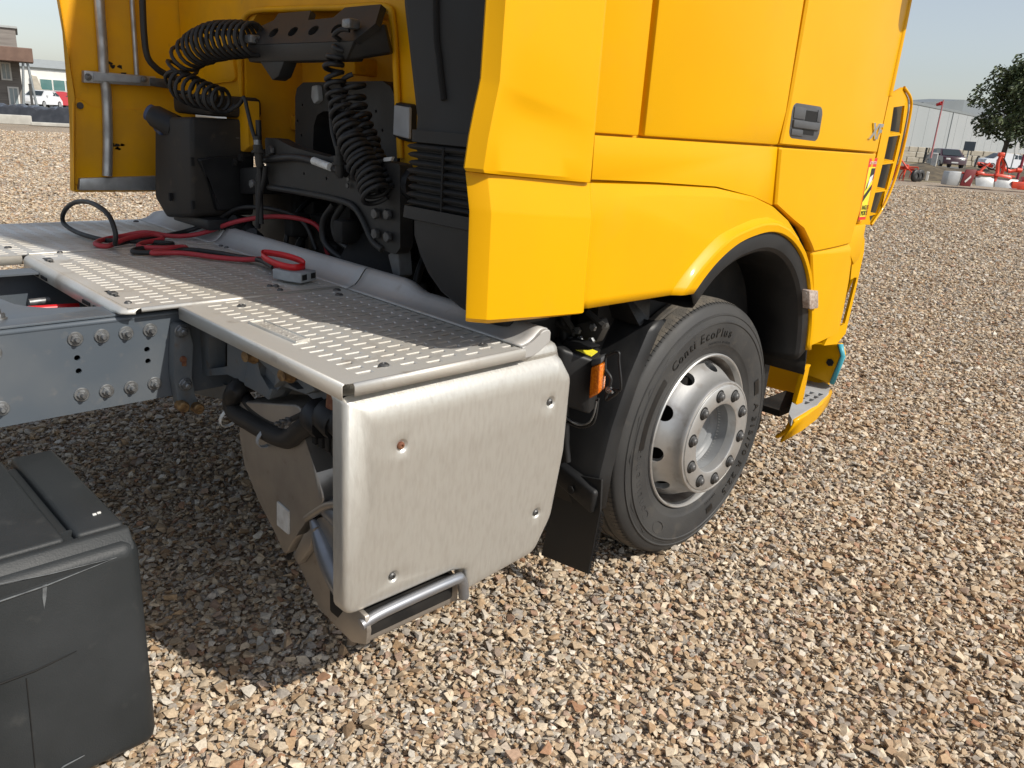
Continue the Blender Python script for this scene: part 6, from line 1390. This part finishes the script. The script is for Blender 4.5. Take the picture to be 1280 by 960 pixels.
# --- hay tedder
td = place("hay_tedder", "orange-red hay tedder with tine arms and black wheels beside the cab corner", "farm machine", bearing(1134, 36.5))
bm = new(); rq = random.Random(2)
tube(bm, [(-1.4, 0, .55), (.5, 0, .52)], .06, 8)
tube(bm, [(-.3, -.1, .5), (-.1, -.3, .9), (.2, -.2, .55)], .05, 8); piece("frame", bm, MRED, td, 60)
for cx2 in (-1.0, -.35, .15):
    bm = new()
    for k in range(7):
        a_ = 2*PI*k/7+cx2; ex = Vector((cx2+.50*math.cos(a_), .4*math.sin(a_)-.1, .42+.22*math.sin(a_*2+1)))
        tube(bm, [(cx2, -.1, .62), ex], .028, 6); tube(bm, [ex, ex+Vector((.03, .02, -.34))], .016, 5); tube(bm, [ex, ex+Vector((-.05, .02, -.32))], .016, 5)
    lathe(bm, [(0, -.1), (.1, -.1), (.1, .12), (0, .14)], (cx2, -.1, .60), 12, axis=(0, 0, 1)); piece("tine_rotor", bm, MRED, td, 50)
for x, y in ((.60, -.35), (.78, .35)):
    bm = new(); lathe(bm, [(.12, -.09), (.22, -.09), (.27, -.05), (.27, .05), (.22, .09), (.12, .09)], (x, y, .27), 24, closed=True, axis=(.8, -.6, 0)); w_ = piece("wheel", bm, RUB, td, 40)
    bm = new(); lathe(bm, [(0, -.04), (.13, -.05), (.13, .05), (0, .04)], (x, y, .27), 16, axis=(.8, -.6, 0)); piece("wheel_hub", bm, NUT, w_, 40)
# --- disc mower
mw = place("disc_mower", "red and light grey disc mower with raised hitch frame on the gravel at right", "farm machine", bearing(1238, 33.0), RZ-.10)
for x0, x1, z1, s in ((-1.05, -.62, .56, 0), (-.46, .24, .50, .06), (.30, 1.20, .48, .04)):
    bm = new(); prism(bm, [(x0, -.42, .16), (x1, -.42, .12), (x1+.02, -.30, z1-.06), (x1-.02, -.10, z1), (x0+.04, -.10, z1), (x0, -.30, z1-.05)], (0, .04, 0)) if False else prism(bm, [(x0, -.45, .15), (x1, -.45, .12), (x1+.03, -.30, z1), (x0-.02, -.30, z1)], (0, .03, .01), .01); piece("cover_panel", bm, MGRY, mw, 30)
bm = new(); prism(bm, [(-1.62, -.40, .10), (-1.10, -.40, .08), (-1.08, -.36, .66), (-1.58, -.36, .64)], (0, .55, 0), .03); piece("side_box", bm, MGRY, mw, 30)
bm = new(); prism(bm, [(-1.10, -.47, .10), (-.66, -.47, .10), (-.52, -.40, .78), (-.95, -.40, .76)], (0, .06, 0), .02); gp_ = piece("end_guard", bm, mat("dark_red_guard", (.16, .012, .014), .5), mw, 30)
bm = new(); prism(bm, [(-.95, -.476, .30), (-.74, -.476, .55), (-.72, -.476, .46), (-.90, -.476, .24)], (0, .004, 0)); piece("guard_logo", bm, CLGT, gp_)
bm = new(); box(bm, -1.0, 1.1, -.28, .5, .56, .64, .03); box(bm, .95, 1.75, -.45, -.2, .10, .42, .05); piece("deck_frame", bm, MRED, mw, 40)
bm = new(); prism(bm, [(-.45, -.40, .60), (-.15, -.40, .60), (-.2, -.35, .72), (-.5, -.35, .74)], (0, .2, 0), .03); prism(bm, [(.25, -.38, .58), (.95, -.38, .50), (.9, -.34, .62), (.3, -.34, .70)], (0, .2, 0), .02); piece("top_cover", bm, MRED, mw, 40)
bm = new()
tube(bm, spline([(.42, -.1, 1.42), (.34, -.15, 1.1), (.38, -.2, .7), (.30, -.3, .35)], 4), .075, 8); tube(bm, spline([(.42, -.1, 1.40), (.62, -.1, 1.05), (.60, -.1, .6)], 4), .07, 8)
tube(bm, spline([(-.35, .1, 1.02), (-.05, .1, 1.0), (.25, 0, .95)], 4), .07, 8); tube(bm, spline([(.1, 0, 1.05), (-.25, -.1, .75), (-.42, -.2, .40)], 4), .06, 8)
tube(bm, spline([(.55, 0, .98), (.95, .05, .80), (1.25, .05, .86), (1.32, .05, .84)], 4), .07, 8); tube(bm, [(1.22, .05, .86), (1.42, .05, .85)], .10, 8)
box(bm, .30, .54, -.18, 0, 1.34, 1.52, .04); piece("hitch_frame", bm, MRED, mw, 50)
bm = new(); tube(bm, spline([(.5, -.2, 1.3), (.7, -.2, 1.0), (.75, -.25, .75)], 4), .025, 6); tube(bm, spline([(-.3, 0, 1.05), (0, -.1, .9), (.3, -.15, .8)], 4), .025, 6); piece("hydraulic_hose", bm, RUB, mw, 60)
bm = new(); prism(bm, [(1.45, -.3, .12), (1.9, -.3, .10), (2.0, -.2, .55), (1.5, -.2, .62)], (0, .3, 0), .04); piece("side_guard", bm, MRED, mw, 40)

# --- tree
tr = place("broadleaf_tree", "green broadleaf tree with a thin trunk at the right edge", "tree", bearing(1253, 45.5))
rq = random.Random(21)
bm = new(); tube(bm, spline([(0, 0, 0), (.05, 0, 1.0), (.12, 0, 2.2), (.25, 0, 3.6), (.35, 0, 5.2)], 5), [.16-.0055*k for k in range(21)], 10)
tips = []
for k in range(34):
    z0 = 1.7+3.6*k/34; a_ = k*2.4+rq.uniform(-.4, .4); base = Vector((.08+.055*z0, 0, z0)); L2 = (2.35-abs(z0-2.8)*.42)*rq.uniform(.75, 1.1)
    d = Vector((math.cos(a_), math.sin(a_), rq.uniform(.15, .65))).normalized(); p1 = base+d*L2*.55; p2 = p1+(d+Vector((rq.uniform(-.4, .4), rq.uniform(-.4, .4), rq.uniform(-.1, .4)))).normalized()*L2*.5
    tube(bm, spline([base, p1, p2], 4), [.05-.0045*j for j in range(9)], 6); tips += [p1, p1.lerp(p2, .5), p2]
    for s in range(3):
        q = base.lerp(p1, rq.uniform(.5, 1)); q2 = q+Vector((rq.uniform(-1, 1), rq.uniform(-1, 1), rq.uniform(-.2, .8)))*.62; tube(bm, [q, q2], [.02, .008], 5); tips.append(q2)
piece("trunk", bm, BARK, tr, 60)
vs, fs = [], []
for tpt in tips:
    for _ in range(1):
        cc = tpt+Vector((rq.gauss(0, .16), rq.gauss(0, .16), rq.gauss(0, .14))); rs = rq.uniform(.26, .46)
        for j in range(50):
            d = Vector((rq.gauss(0, 1), rq.gauss(0, 1), rq.gauss(0, 1))).normalized()*rs*rq.uniform(.35, 1.0)**.6; p = cc+d*Vector((1, 1, .72)).length/1.6
            n_ = Vector((rq.gauss(0, 1), rq.gauss(0, 1), rq.gauss(.6, 1))).normalized(); u_ = n_.orthogonal().normalized(); w_ = n_.cross(u_); s = rq.uniform(.055, .10); i0 = len(vs)
            for q in (u_*s*1.4, w_*s*.7, -u_*s*1.1, -w_*s*.7): vs.append(p+q)
            fs.append((i0, i0+1, i0+2, i0+3))
me = bpy.data.meshes.new("crown"); me.from_pydata([tuple(v) for v in vs], [], fs); me.materials.append(LEAF)
tr.scale = (1.12, 1.12, 1.10)
cr = put(bpy.data.objects.new("crown", me)); cr.parent = tr; cr["kind"] = "stuff"
